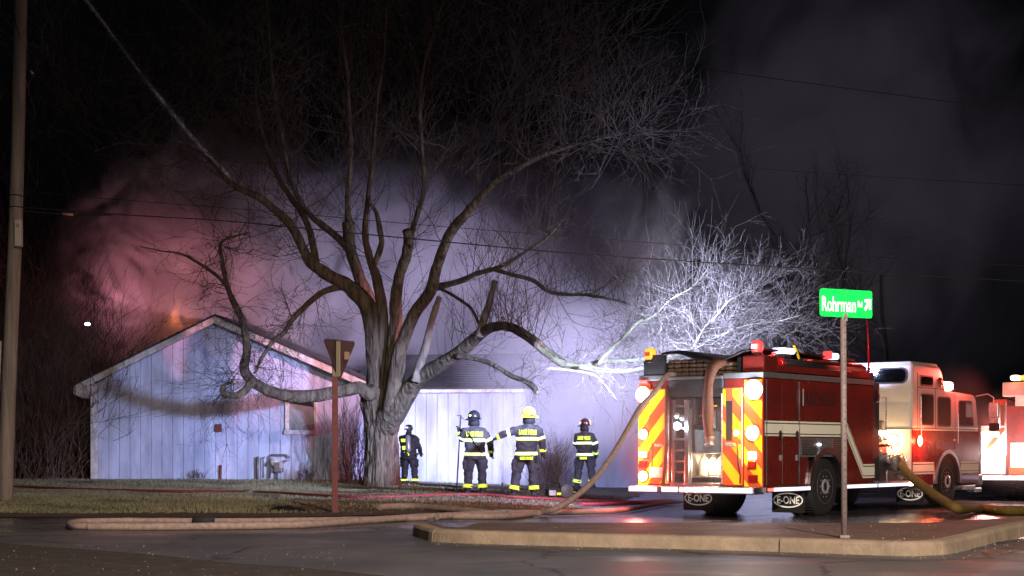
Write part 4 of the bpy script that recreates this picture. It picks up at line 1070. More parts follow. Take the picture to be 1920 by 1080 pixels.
# warm interior light of the bay and red wash on the near ground
l = bpy.data.lights.new('bay_glow', 'POINT'); l.energy = 26; l.color = (1, .78, .48); l.shadow_soft_size = .05
o = bpy.data.objects.new('bay_glow', l); COL.objects.link(o); o.location = T(.06, .2, .95)
MB().box((.02, .62, .98), (.42, .66, 1.04), 0, .01).build('bay_lamp', M['e_warm'], eng)
l = bpy.data.lights.new('bay_glow_top', 'POINT'); l.energy = 9; l.color = (.7, .85, 1.0); l.shadow_soft_size = .04
o = bpy.data.objects.new('bay_glow_top', l); COL.objects.link(o); o.location = T(-.15, -.30, 1.58)
MB().lathe([(.07, 0), (.06, -.03), (0, -.04)], (-.40, -.05, 1.60), 'y', 14).build('bay_lamp', M['e_white'], eng)
# mud flaps with oval marks
def flap(v0, v1, u, txt='E-ONE'):
    f = B('mud_flap', 'rubber', ((v0, u, .08), (v1, u+.015, .48)), bev=.004)
    cx = (v0+v1)/2; a, b = (v1-v0)*.46, .135
    vs = []; n = 40
    for sc in (1.0, .90):
        for k in range(n):
            t = 2*PI*k/n; vs.append((cx+(a-(1-sc)*.25)*math.cos(t), u-.004, .30+(b-(1-sc)*.25)*math.sin(t)))
    MB().add(vs, [(k, (k+1) % n, n+(k+1) % n, n+k) for k in range(n)]).build('oval_ring', M['tape_w'], f)
    me = text_mesh(txt, .185, M['tape_w'], .001, .82, bold=.004); obj_from('lettering', me, f, (cx, u-.005, .295), (R(90), 0, 0))
flap(.60, 1.24, 1.50); flap(-1.24, -.60, 1.50); flap(.62, 1.22, 6.62)
# bumper end plate
# upper body: hosebed
B('upper_edge', 'grey', ((.47, .02, 2.402), (1.25, 4.3, 2.50)), ((-1.25, .02, 2.402), (-.60, 4.3, 2.50)), ((-.60, .0, 2.402), (.47, .06, 2.46)), bev=.015)
mb = MB()
mb.prism([(.25, 2.50), (4.25, 2.50), (4.25, 2.70), (2.3, 2.76), (.9, 2.80), (.25, 2.78)], .62, .70, 'x'); mb.build('hosebed_side', M['dgrey'], eng)
mb = MB(); mb.prism([(.05, 2.50), (4.25, 2.50), (4.25, 2.72), (.05, 2.76)], -1.16, -1.10, 'x'); mb.build('hosebed_side', M['dgrey'], eng)
B('hosebed_post', 'dgrey', ((-1.12, .04, 2.50), (-.72, .12, 2.86)), bev=.01)
# folded hose in the bed: each fold is a part
for j, w in enumerate((2.47, 2.545, 2.62, 2.695)):
    for i in range(9):
        v = -.70+i*.145
        if v > .42 and j > 2: continue
        MB().box((v, .08+random.uniform(0, .03), w), (v+.135, 3.9, w+.066), 0, .028).build('hose_fold', M['hosebed'], eng)
# black cover draped on top
vs = []; fs = []; NX, NY = 26, 14
for j in range(NY+1):
    for i in range(NX+1):
        v = -.75+1.75*i/NX; u = -.02+4.0*j/NY
        top = 2.93-.16*sm(-.55, .35, v)*(1-sm(.35, 1.0, v))*1.0-(.04*sm(0, 1, u/4)) + .02*mnoise.noise(Vector((v*4, u*2, 0)))
        vs.append((v, u, top-(.05 if j == 0 else 0)))
for j in range(NY):
    for i in range(NX):
        a = j*(NX+1)+i; fs.append((a, a+1, a+NX+2, a+NX+1))
mb = MB().add(vs, fs, 0, True); o = mb.build('hosebed_cover', M['tarp'], eng); sol = o.modifiers.new('s', 'SOLIDIFY'); sol.thickness = .03
# brown hose hanging out over the tail
pts = [(.46, .8, 2.66), (.42, .2, 2.69), (.36, -.08, 2.62), (.30, -.14, 2.40), (.275, -.14, 2.1), (.265, -.13, 1.8), (.27, -.12, 1.55), (.285, -.11, 1.42)]
A = catmull(pts, 5); mb = MB(); mb.tube(A, [.095-.012*math.sin(i*.45) for i in range(len(A))], 14, flat=.9)
o = mb.build('hanging_hose', M['brown_hose'], eng)
MB().lathe([(.07, 0), (.085, -.03), (.085, -.07), (.06, -.09), (.06, -.14), (.09, -.16), (.09, -.18), (0, -.18)], (.285, -.11, 1.44), 'z', 16).build('coupling', M['meter'], o)
# beacons
def beacon(v, u, w, lens, core, name='beacon'):
    e = MB().lathe([(.10, 0), (.11, .03), (.06, .06)], (v, u, w), 'z', 16).build(name, M['black'], eng)
    MB().lathe([(.085, .06), (.10, .10), (.10, .20), (.085, .25), (0, .27)], (v, u, w), 'z', 18).build('dome', M[lens], e)
    MB().box((v-.05, u-.115, w+.12), (v+.05, u-.098, w+.19), 0, .006).build('reflector', M[core], e); return e
beacon(-1.05, .10, 2.72, 'e_amb2', 'org'); beacon(1.02, .22, 2.78, 'e_red1', 'e_redhot')
B('beacon_base', 'red', ((.80, .1, 2.50), (1.22, .6, 2.79)), bev=.03)
lamp('beacon_glow_lens', 1.16, .55, 2.80, (0, 0, 1), 'e_red1', .05, 5, RD, .10)
# top tray, suction tubes, light bars on the right top
B('top_tray', 'red', ((.74, .62, 2.52), (1.20, 4.2, 2.64)), bev=.02)
B('tray_lid', 'red', ((.70, 1.9, 2.74), (1.20, 3.9, 2.79)), bev=.015)
for (v, w) in ((.92, 2.70), (1.10, 2.68)):
    MB().tube([(v, .9, w), (v, 4.1, w)], .085, 14).build('suction_tube', M['black'], eng)
    MB().lathe([(.10, .0), (.11, -.05), (.07, -.08), (0, -.08)], (v, .90, w), 'y', 14).build('tube_cap', M['lens_r'], eng)
B('white_light_bar', 'e_blue', ((.86, 1.0, 2.86), (1.10, 1.45, 2.96)), bev=.03)
B('light_bar_foot', 'black', ((.9, 1.1, 2.78), (1.06, 1.36, 2.86)))
B('corner_light', 'e_red1', ((.95, 2.75, 2.84), (1.1, 2.86, 2.98)), bev=.02); B('corner_light', 'e_blue', ((.95, 2.86, 2.84), (1.12, 3.1, 2.95)), bev=.03)
MB().tube([(1.0, 1.75, 2.80), (.98, 1.68, 2.95), (.97, 1.62, 3.02)], .022, 6).build('tool_handle', M['yel'], eng)
MB().tube([(1.0, 1.75, 2.80), (1.0, 2.1, 2.80)], .02, 6).build('tool_handle', M['alu'], eng)
l = bpy.data.lights.new('top_red_glow', 'POINT'); l.energy = 30; l.color = RD; l.shadow_soft_size = .05
o = bpy.data.objects.new('top_red_glow', l); COL.objects.link(o); o.location = T(1.5, .85, 3.15)
# front end of the body / crosslay housing
B('body_front_box', 'dgrey', ((.35, 4.30, .60), (1.20, 4.62, 2.46)), bev=.03)
B('crosslay_cover', 'dgrey', ((-1.2, 4.3, 1.75), (.75, 4.9, 2.30)), ((.55, 4.0, 2.5), (1.15, 4.5, 2.66)), bev=.03)
MB().lathe([(0, 0), (.10, 0), (.12, .02), (.09, .03), (0, .03)], (1.202, 4.46, 2.2), 'x', 14).build('speaker', M['black'], eng)
B('side_handrail', 'chrome', ((1.22, 4.80, 1.55), (1.25, 4.83, 2.2)), ((1.15, 4.80, 2.17), (1.22, 4.83, 2.2)), bev=.01)
# pump house
B('pump_panel', 'alu', ((-1.15, 4.62, .56), (1.10, 5.16, 1.58)), ((-1.15, 5.165, .56), (1.10, 5.92, 1.12)), bev=.02)
B('running_board', 'diamond', ((1.10, 4.62, .52), (1.24, 5.92, .58)))
for (u, w, r_) in ((4.85, 1.40, .07), (5.1, 1.42, .05), (4.85, 1.15, .04), (5.5, 1.0, .05), (5.78, .92, .06)):
    MB().lathe([(0, .03), (r_*.9, .03), (r_, .02), (r_, 0)], (1.10, u, w), 'x', 16).build('gauge', M['chrome'], eng)
for (u, w) in ((4.9, 1.02), (5.55, .98), (5.65, .74)):
    MB().lathe([(.075, 0), (.075, .12), (.095, .13), (.095, .19), (0, .20)], (1.10, u, w), 'x', 16).build('outlet_cap', M['chrome'], eng)
MB().lathe([(.15, 0), (.15, .12), (.17, .13), (.17, .22), (.12, .26), (0, .26)], (1.10, 5.22, .92), 'x', 20).build('intake', M['meter'], eng)
for (u, w) in ((4.95, 1.28), (5.1, 1.26), (5.0, 1.10)):
    MB().tube([(1.1, u, w), (1.2, u, w+.01), (1.22, u+.02, w-.05)], .018, 6).build('lever', M['lens_r'], eng)
lamp('panel_lamp', 1.10, 5.0, 1.52, (1, -.1, 0), 'e_warm', .05, 7, (1, .8, .6), .1, .04, 'box', (.24, .07))
# cab
def cab_outline():   # (u, w) side profile
    return [(6.02, .50), (9.42, .50), (9.46, 1.2), (9.44, 1.62), (9.30, 2.36), (9.18, 2.46), (7.66, 2.50), (7.52, 2.82), (7.40, 2.90), (6.02, 2.92)]
lower = [(6.02, .48), (7.08, .48), (7.12, .82), (7.38, 1.14), (8.12, 1.14), (8.38, .82), (8.42, .48), (9.40, .48), (9.46, 1.0), (9.45, 1.585), (6.02, 1.585)]
upper = [(6.02, 1.585), (9.45, 1.585), (9.30, 2.27), (9.18, 2.36), (7.68, 2.40), (7.50, 2.78), (7.36, 2.90), (6.02, 2.92)]
MB().prism(lower, -1.235, 1.235, 'x').build('cab_lower', M['red'], eng)
mb = MB(); mb.prism(upper, -1.235, 1.235, 'x'); cu = mb.build('cab_upper', M['white'], eng)
bv = cu.modifiers.new('b', 'BEVEL'); bv.width = .07; bv.segments = 3; bv.limit_method = 'ANGLE'; bv.angle_limit = R(35)
B('roof_edge', 'white', ((-1.2, 6.04, 2.86), (1.2, 7.34, 2.94)), bev=.035)
# rear face detail: louvre lines + window + lower white wall
mb = MB()
for i in range(14): mb.box((.1, 6.008, 1.62+i*.035), (1.18, 6.018, 1.634+i*.035))
mb.build('rear_louvre', M['white'], eng, kind='stuff')
B('cab_rear_wall', 'white', ((-1.2, 5.97, .60), (1.225, 6.018, 1.60)), bev=.01)
def rrect(v0, v1, w0, w1, r, n=5):
    pts = []
    for cx, cy, a0 in ((v1-r, w1-r, 0), (v0+r, w1-r, PI/2), (v0+r, w0+r, PI), (v1-r, w0+r, 1.5*PI)):
        for k in range(n+1): a = a0+PI/2*k/n; pts.append((cx+r*math.cos(a), cy+r*math.sin(a)))
    return pts
wn = MB().prism(rrect(.0, 1.14, 2.50, 2.82, .13), 5.99, 6.015, 'y').build('rear_window', M['black'], eng)
MB().prism(rrect(.03, 1.11, 2.53, 2.79, .11), 5.985, 5.992, 'y').build('pane', M['glassdk'], wn)
# side windows and doors
def sidewin(u0, u1, w0, w1, r=.07, slant=0):
    pts = rrect(u0, u1, w0, w1, r)
    pts = [(a-(slant*(b-w0)/(w1-w0) if a > (u0+u1)/2 else 0), b) for a, b in pts]
    f = MB().prism(pts, 1.232, 1.246, 'x').build('side_window', M['black'], eng)
    pts2 = [(a+(.03 if a < (u0+u1)/2 else -.03), b+(.03 if b < (w0+w1)/2 else -.03)) for a, b in pts]
    MB().prism(pts2, 1.246, 1.249, 'x').build('pane', M['glassdk'], f)
sidewin(6.42, 7.04, 1.68, 2.31); sidewin(7.24, 7.90, 1.66, 2.27); sidewin(8.32, 9.12, 1.68, 2.22, .06, .10); sidewin(6.40, 7.02, 2.46, 2.68, .06)
B('door_gap', 'dgrey', ((1.2355, 6.26, .6), (1.239, 6.28, 2.72)), ((1.2355, 7.13, .9), (1.239, 7.145, 2.44)), ((1.2355, 8.13, 1.2), (1.239, 8.145, 2.44)), ((1.2355, 6.28, 2.42), (1.239, 8.13, 2.432)), bev=0)
B('handrail', 'chrome', ((1.262, 6.34, 1.38), (1.285, 6.37, 2.25)), ((1.262, 8.20, 1.32), (1.285, 8.23, 1.95)), bev=.01)
B('door_handle', 'chrome', ((1.248, 6.30, 1.40), (1.27, 6.42, 1.45)), ((1.248, 8.02, 1.36), (1.27, 8.16, 1.41)), bev=.01)
B('cab_stripe', 'cream', ((1.2355, 6.04, .70), (1.240, 7.06, .94)), ((1.2355, 8.44, .70), (1.240, 9.40, .94)), bev=0)
B('cab_stripe_line', 'black', ((1.2405, 6.04, .735), (1.243, 7.07, .75)), ((1.2405, 6.04, .89), (1.243, 7.06, .905)), ((1.2405, 8.44, .735), (1.243, 9.40, .75)), ((1.2405, 8.44, .89), (1.243, 9.40, .905)), bev=0)
B('white_band_edge', 'cream', ((1.2355, 6.04, 1.575), (1.2405, 9.38, 1.60)), bev=0)
arch(7.75, 1.20, 1.27, .58, .66, 'alu')
B('cab_step', 'diamond', ((1.0, 6.3, .38), (1.25, 7.0, .48)), ((1.0, 8.5, .34), (1.25, 9.2, .44)))
B('front_bumper', 'meter', ((-1.18, 9.46, .42), (1.16, 9.85, .66)), bev=.03)
B('bumper_corner', 'chrome', ((1.0, 9.3, .28), (1.2, 9.7, .38)), bev=.03)
# mirror
MB().tube([(1.2, 9.35, 2.33), (1.38, 9.55, 2.38), (1.50, 9.58, 2.30), (1.50, 9.58, 1.5), (1.24, 9.42, 1.50)], .015, 6, caps=False).build('mirror_arm', M['chrome'], eng)
B('mirror', 'chrome', ((1.40, 9.53, 1.86), (1.62, 9.62, 2.2)), bev=.03)
B('mirror', 'black', ((1.40, 9.53, 1.58), (1.62, 9.62, 1.76)), bev=.03)
# red light bar on the low cab roof, round red lamp on the raised roof face
lb = B('light_bar', 'e_redhot', ((.75, 7.9, 2.42), (1.15, 8.3, 2.60)), bev=.05)
B('light_bar_end', 'e_red1', ((-.9, 7.9, 2.42), (.72, 8.3, 2.56)), bev=.05)
MB().lathe([(.10, 0), (.09, .03), (0, .045)], (1.235, 7.36, 2.56), 'x', 16).build('red_side_lamp', M['lens_r'], eng)
l = bpy.data.lights.new('light_bar_glow', 'POINT'); l.energy = 90; l.color = (1, .08, .06); l.shadow_soft_size = .12
o = bpy.data.objects.new('light_bar_glow', l); COL.objects.link(o); o.location = T(8.3, 1.5, 2.78)
# amber lamps at the cab rear corner: they flare on the white wall and the red door
lamp('amber_lamp', .42, 5.96, 1.38, RE, 'e_amber', .07, 10, (1, .55, .22), .14)
lamp('amber_lamp', .86, 5.96, 1.38, RE, 'e_amber', .10, 22, (1, .60, .25), .14)
lamp('amber_lamp', 1.25, 6.32, 1.36, (1, 0, 0), 'e_amber', .10, 60, (1, .13, .05), .2)
B('exhaust_stack', 'meter', ((.60, 5.84, 1.05), (.70, 5.93, 1.74)), ((.50, 5.84, 1.70), (.70, 5.93, 1.77)), bev=.03)
B('step_lamp', 'e_blue', ((1.10, 5.7, .78), (1.14, 5.85, .82)), bev=.01)
# antenna
MB().tube([(1.05, 4.46, 2.62), (1.05, 4.46, 2.75)], .03, 8).build('antenna_base', M['black'], eng)
MB().tube([(1.05, 4.46, 2.74), (1.03, 4.46, 3.4), (.98, 4.47, 4.05)], [.022, .016, .008], 6).build('antenna', M['lens_r'], eng)
l = bpy.data.lights.new('antenna_red_glow', 'POINT'); l.energy = 14; l.color = RD; l.shadow_soft_size = .05
o = bpy.data.objects.new('antenna_red_glow', l); COL.objects.link(o); o.location = T(4.0, 1.35, 2.95)
# faint side lettering
me = text_mesh('LAKE HILLS', .34, M['black'], .001, .78, 'LEFT', bold=.006); obj_from('lettering', me, eng, (1.2535, 1.34, 2.08), (R(90), 0, R(90)))
B('rear_marker', 'e_red1', ((-1.2, -.02, 2.36), (-1.05, .04, 2.42)), bev=.01)

# ------------------------------------------------------------------ second engine at the right edge
E2 = P(1845, 842, 36.5); e2a = R(24)
e2 = truck_root('fire_engine', (E2.x, E2.y, -.2), -e2a, label='second fire engine cut by the right picture edge, its tail ablaze with lights')
B('body', 'red', ((.42, .5, .56), (2.7, 6.5, 2.20)), parent=e2, bev=.03)
B('tail_panel', 'white', ((-.12, .35, .62), (.42, 1.2, 1.70)), ((.52, .44, .62), (2.7, .50, 1.35)), parent=e2, bev=.02)
B('tail_stripe', 'org', ((.50, .42, .62), (2.7, .438, .78)), parent=e2, bev=0)
B('upper_box', 'orange', ((.02, .8, 1.70), (.42, 3.5, 2.20)), parent=e2, bev=.03)
B('folded_hose', 'org', ((.10, .9, 2.18), (.40, 2.6, 2.36)), parent=e2, bev=.05)
B('roof_overhang', 'white', ((.38, .2, 2.40), (2.7, 3.0, 2.72)), parent=e2, bev=.02)
B('roof_post', 'white', ((.62, .5, 2.18), (2.7, 3.0, 2.42)), parent=e2, bev=.02)
MB().prism([(-.1, 1.12), (.02, 1.12), (.46, 1.70), (.34, 1.70)], .340, .348, 'y').build('diagonal_strap', M['org'], e2)
B('deck_rail', 'chrome', ((-.12, .34, 1.70), (.42, .38, 1.74)), parent=e2)
for v in (.02, .44): MB().tube([(v+(.28 if v < .1 else 0), .30, 1.05 if v > .1 else 1.72), (v+(.28 if v < .1 else 0), .30, 2.28)], .025, 8).build('grab_pole', M['chrome'], e2)
B('bumper', 'diamond', ((-.12, .1, .48), (2.7, .45, .60)), parent=e2)
B('bumper_strip', 'glow_strip', ((-.05, .094, .50), (2.6, .099, .58)), parent=e2, bev=0)
B('tail_light_bar', 'e_redhot', ((-.1, .26, 1.48), (.30, .34, 1.60)), parent=e2, bev=.03)
B('tail_lamp', 'e_white', ((-.04, .27, .98), (.36, .34, 1.20)), ((.56, .40, .95), (1.6, .43, 1.18)), parent=e2, bev=.04)
B('tail_lamp', 'e_redhot', ((.05, .27, .66), (.26, .34, .82)), parent=e2, bev=.03)
bb = MB().box((.55, .6, 2.72), (1.5, .9, 2.78), 0, .01).build('beacon_bar', M['black'], e2)
MB().box((.72, .62, 2.78), (1.5, .88, 2.90), 0, .05).build('dome', M['e_amb2'], bb); MB().box((.50, .62, 2.78), (.72, .88, 2.90), 0, .05).build('dome', M['e_warm'], bb)
B('chassis', 'black', ((.1, .6, .4), (2.5, 6, .56)), parent=e2)
wheel(.22, .5, 2.1, e2, side=-1); wheel(.5, .78, 2.1, e2, side=-1); wheel(2.2, 2.5, 2.1, e2)
for (dx, dy, dz, pw, c) in ((.1, -.15, 1.1, 90, (1, .55, .5)), (1.0, -.1, 1.1, 80, (1, .6, .55)), (.1, -.2, 1.85, 30, (1, .12, .08)), (.8, .2, 3.1, 22, (1, .55, .15))):
    f_ = Vector((math.sin(e2a), math.cos(e2a), 0)); r_ = Vector((math.cos(e2a), -math.sin(e2a), 0)); q = Vector((E2.x, E2.y, -.2))+r_*dx+f_*dy+Vector((0, 0, dz))
    l = bpy.data.lights.new('engine_tail_glow', 'POINT'); l.energy = pw; l.color = c; l.shadow_soft_size = .15
    o = bpy.data.objects.new('engine_tail_glow', l); COL.objects.link(o); o.location = q
# mist volumes added close round the lamps to imitate lens glare
def halo(u, v, w, r, dens, seed, lab):
    p = T(u, v, w); smoke('lamp_halo', p, r, dens, lab, (.92, .92, .95), .5, 1.6, seed, 1.0, contrast=1.0, rot=-TA)
halo(-.55, 0, 1.35, (1.75, .62, 1.45), .05, 8, 'added thin glare mist glowing round the tail lamps of the near engine')
halo(7.0, 1.75, 1.75, (.62, 2.0, 1.35), .05, 9, 'added red glare mist beside the cab door of the near engine')
smoke('lamp_halo', (E2.x+.6, E2.y-.55, 1.2), (1.6, .6, 1.4), .09, 'added thin glare mist glowing round the second engine tail', (.92, .9, .92), .5, 1.6, 10, 1.0, contrast=1.0, rot=-e2a)
# ------------------------------------------------------------------ people
def V3(*a): return Vector(a)
def ring_tube(mb, pts, mi=0, n=14):
    """pts: (x, y, z, rx, ry) horizontal ellipses stacked upwards"""
    vs = []
    for (x, y, z, rx, ry) in pts:
        for k in range(n):
            a = 2*PI*k/n; vs.append((x+rx*math.cos(a), y+ry*math.sin(a), z))
    fs = [(i*n+k, i*n+(k+1) % n, (i+1)*n+(k+1) % n, (i+1)*n+k) for i in range(len(pts)-1) for k in range(n)]
    fs += [tuple(range(n))[::-1], tuple((len(pts)-1)*n+k for k in range(n))]
    mb.add(vs, fs, mi, True)
def seg_band(name, parent, a, b, t0, t1, r0, r1, mats, off=.014):
    """three-strip tape round a limb between fractions t0..t1 of the bone a-b"""
    mb = MB(); a, b = Vector(a), Vector(b)
    def pt(t): return a.lerp(b, t)
    def rd(t): return r0+(r1-r0)*t+off
    cuts = [t0, t0+(t1-t0)*.22, t0+(t1-t0)*.78, t1]
    for i in range(3):
        c0, c1 = cuts[i], cuts[i+1]; mb.tube([pt(c0), pt(c1)], [rd(c0), rd(c1)], 18, 0 if i != 1 else 1, caps=False)
    return mb.build(name, mats, parent)
TAPE = None
def person(px, py, d, facing, label, hgt=1.82, arms=None, legs=None, helmet='helmet_b', gear='gear', lean=(0, 0), head_turn=0.0,
           letters='LAKE HILLS', hem=None, pockets=True, tank=False, scale_h=None, tape=True, bulk=1.0):
    g = P(px, py, d); e = empty('person', (g.x, g.y, g.z), facing, label=label, cat='person', group='firefighters in front of the house')
    k = hgt/1.82; e.scale = (k, k, k)
    tp = [M['tape_y'], M['tape_w']]
    lx, ly = lean
    hipc = V3(0, 0, .93); shc = V3(lx, ly, 1.45)
    L = legs or dict(lf=(-.17, 0), rf=(.17, 0))
    foot_l = V3(L['lf'][0], L['lf'][1], .07); foot_r = V3(L['rf'][0], L['rf'][1], .07)
    hl, hr = V3(-.10, 0, .90), V3(.10, 0, .90)
    kl = hl.lerp(foot_l, .48)+V3(-.015, .03, 0); kr = hr.lerp(foot_r, .48)+V3(.015, .03, 0)
    sl, sr = shc+V3(-.195*bulk, 0, -.055), shc+V3(.195*bulk, 0, -.055)
    A_ = arms or {}
    el, wl = A_.get('l', (V3(-.30, -.02, 1.15), V3(-.29, .06, .90))); er, wr = A_.get('r', (V3(.30, -.02, 1.15), V3(.29, .06, .90)))
    hd = shc+V3(lx*.3, .03+ly*.3, .205)
    # body: one continuous skinned mesh
    me = bpy.data.meshes.new('body')
    J = [hipc, hipc.lerp(shc, .5), shc, shc+V3(0, .01, .09), hd, hd+V3(0, 0, .07), sl, el, wl, sr, er, wr, hl, kl, foot_l, hr, kr, foot_r]
    E = [(0, 1), (1, 2), (2, 3), (3, 4), (4, 5), (2, 6), (6, 7), (7, 8), (2, 9), (9, 10), (10, 11), (0, 12), (12, 13), (13, 14), (0, 15), (15, 16), (16, 17)]
    me.from_pydata([tuple(j) for j in J], E, []); bo = bpy.data.objects.new('body', me); COL.objects.link(bo)
    sk = bo.modifiers.new('s', 'SKIN'); rads = [.13, .13, .12, .06, .085, .07, .06, .045, .032, .06, .045, .032, .085, .055, .04, .085, .055, .04]
    for i, r_ in enumerate(rads): me.skin_vertices[0].data[i].radius = (r_, r_)
    me.skin_vertices[0].data[0].use_root = True
    bo.modifiers.new('ss', 'SUBSURF').levels = 1
    dg = bpy.context.evaluated_depsgraph_get(); nm = bpy.data.meshes.new_from_object(bo.evaluated_get(dg)); bpy.data.objects.remove(bo)
    nm.materials.clear(); nm.materials.append(M['skin'])
    for p in nm.polygons: p.use_smooth = True
    obj_from('body', nm, e)
    # coat
    b = bulk; mb = MB()
    def tor(z):   # torso ring at height z
        t = (z-.93)/(1.45-.93); cx, cy = lx*max(0, t), ly*max(0, t)
        prof = [(.78, .235, .165), (.86, .225, .16), (1.0, .205, .15), (1.15, .215, .155), (1.30, .228, .16), (1.40, .215, .145), (1.47, .15, .11), (1.53, .095, .085)]
        for (z0, a0, b0), (z1, a1, b1) in zip(prof, prof[1:]):
            if z <= z1: s_ = max(0, (z-z0)/(z1-z0)); return (cx, cy, a0+(a1-a0)*s_, b0+(b1-b0)*s_)
        return (cx, cy, .09, .08)
    rings = []
    for z in np.linspace(.79, 1.53, 16):
        cx, cy, a, bb = tor(z); rings.append((cx, cy, z, a*b, bb*b))
    ring_tube(mb, rings, 0, 22)
    for (s_, e_, w_) in ((sl, el, wl), (sr, er, wr)):
        mb.tube([s_+(shc-s_)*.35, s_, s_.lerp(e_, .5), e_, e_.lerp(w_, .55), w_], [.10, .098, .088, .078, .072, .062], 14)
        mb.lathe([(0, -.10), (.07, -.075), (.098, 0), (.07, .075), (0, .10)], tuple(s_), 'z', 14)
    remeshed(mb, 'coat', M[gear], .02, e, 3, .026, 9)
    # collar
    mb = MB(); ring_tube(mb, [(lx, ly+.005, 1.47, .105, .10), (lx*1.05, ly+.01, 1.55, .092, .092), (lx*1.05, ly+.01, 1.60, .088, .09)], 0, 16); mb.build('collar', M[gear], e)
    # trousers
    mb = MB(); ring_tube(mb, [(0, 0, .76, .19, .14), (0, 0, .86, .20, .145), (0, 0, .98, .18, .13)], 0, 20)
    for (h_, k_, f_) in ((hl, kl, foot_l), (hr, kr, foot_r)):
        mb.tube([h_+V3(0, 0, .02), h_.lerp(k_, .4), k_, k_.lerp(f_, .5), f_+V3(0, 0, .07)], [.125, .118, .102, .097, .105], 16)
        if pockets:
            c = h_.lerp(k_, .55)+V3(.10 if h_.x > 0 else -.10, 0, 0); mb.box(tuple(c-V3(.055, .08, .12)), tuple(c+V3(.055, .08, .11)), 0, .03)
    remeshed(mb, 'trousers', M[gear], .02, e, 2, .028, 8)
    # boots
    for f_ in (foot_l, foot_r):
        mb = MB(); mb.tube([f_+V3(0, -.02, .12), f_+V3(0, -.01, .02)], [.062, .066], 12); mb.box(tuple(f_+V3(-.055, -.09, -.07)), tuple(f_+V3(.055, .20, .02)), 0, .03)
        mb.build('boot', M['rubber'], e)
    if tape:
        for (f_, k_) in ((foot_l, kl), (foot_r, kr)):
            seg_band('cuff_tape', e, f_+V3(0, 0, .07), k_, .02, .24, .104, .10, [M['tape_y'], M['tape_y']], .008)
    # gloved hands: palm, four unequal fingers, thumb
    for nm_, e_, w_, s_ in (('glove', el, wl, -1), ('glove', er, wr, 1)):
        dr = (w_-e_).normalized(); side = dr.cross(V3(0, 0, 1)) if abs(dr.z) < .8 else V3(0, 1, 0)
        side.normalize(); nrm = dr.cross(side).normalized(); mb = MB()
        mb.tube([w_-dr*.07, w_, w_+dr*.02], [.062, .056, .045], 12)
        mb.tube([w_, w_+dr*.05, w_+dr*.10], [.038, .046, .043], 10, flat=.6)
        curl = A_.get('curl', .5)
        for i, ln in enumerate((.065, .078, .072, .055)):
            o_ = w_+dr*.095+side*(.031*(1.5-i)/1.5); p1 = o_+dr*ln*.5+nrm*curl*.01; p2 = p1+(dr*(1-curl)+nrm*curl)*ln*.4; p3 = p2+(dr*(.6-curl)+nrm*curl*1.2).normalized()*ln*.35
            mb.tube([o_-dr*.02, p1, p2, p3], [.013, .0125, .012, .009], 8)
        th = w_+dr*.035+side*.035; mb.tube([th, th+side*.03+dr*.03, th+side*.035+dr*.065+nrm*.02], [.015, .014, .010], 8)
        mb.build(nm_, M['glove'], e)
    # head: hooded, with brow, nose and ears under the hood
    hm = MB(); hm.lathe([(0, -.13), (.05, -.12), (.072, -.07), (.083, 0), (.088, .05), (.07, .10), (0, .12)], tuple(hd), 'z', 18, sy=1.18)
    fx, fy = math.sin(head_turn), math.cos(head_turn)
    hm.tube([hd+V3(fx*.085, fy*.095, .015), hd+V3(fx*.125, fy*.125, -.025), hd+V3(fx*.10, fy*.105, -.035)], [.012, .016, .012], 8)
    for s_ in (-1, 1):
        ex = hd+V3(fx*.088+s_*fy*.035, fy*.098-s_*fx*.035, .02); hm.lathe([(0, -.012), (.014, 0), (0, .012)], tuple(ex), 'z', 8)
        hm.lathe([(0, -.03), (.018, 0), (0, .03)], tuple(hd+V3(s_*fy*.088, -s_*fx*.088, -.005)), 'z', 8)
    hm.tube([hd+V3(fx*.095-.02*fy, fy*.10+.02*fx, -.07), hd+V3(fx*.095+.02*fy, fy*.10-.02*fx, -.07)], .007, 6)
    remeshed(hm, 'hooded_head', M['skin'], .012, e, 2)
    # helmet: dome with ridges, brim longer behind, shield in front, neck flap
    if not tank:
        c = hd+V3(0, 0, .055); mb = MB()
        mb.lathe([(.136, 0), (.138, .04), (.128, .09), (.10, .135), (.05, .16), (0, .165)], tuple(c), 'z', 24, sy=1.12)
        n = 28; vs = []
        for (rr_, hh) in ((.132, .0), (.178, -.02), (.178, -.028), (.132, -.012)):
            for q in range(n):
                a = 2*PI*q/n; dx, dy = math.cos(a), math.sin(a); back_ = -(dx*fx+dy*fy)
                ex = rr_+(.05*max(0, back_) if rr_ > .12 else 0); zz = hh-(.03*max(0, back_) if rr_ > .12 else 0)
                vs.append((c.x+dx*ex, c.y+dy*ex*1.08, c.z+zz))
        mb.add(vs, [(i*n+q, i*n+(q+1) % n, ((i+1) % 4)*n+(q+1) % n, ((i+1) % 4)*n+q) for i in range(4) for q in range(n)], 0, True)
        for q in range(4):
            a = PI*q/4; mb.tube([c+V3(math.cos(a)*.13*math.cos(t), math.sin(a)*.145*math.cos(t), .01+.16*math.sin(t)) for t in np.linspace(0, PI, 12)], .008, 6)
        hel = mb.build('helmet', M[helmet], e)
        sh = c+V3(fx*.135, fy*.15, .05); MB().box((sh.x-.045, sh.y-.008, sh.z-.05), (sh.x+.045, sh.y+.008, sh.z+.08), 0, .006).build('helmet_shield', M['tape_y'], hel)
        bk = c+V3(-fx*.12, -fy*.135, .045)
        for s_ in (-1, 1): MB().box((bk.x+s_*.035-.025, bk.y-.008, bk.z-.02), (bk.x+s_*.035+.025, bk.y+.012, bk.z+.025), 0, .004).build('helmet_mark', M['tape_y'], hel)
        mb = MB(); vs = []
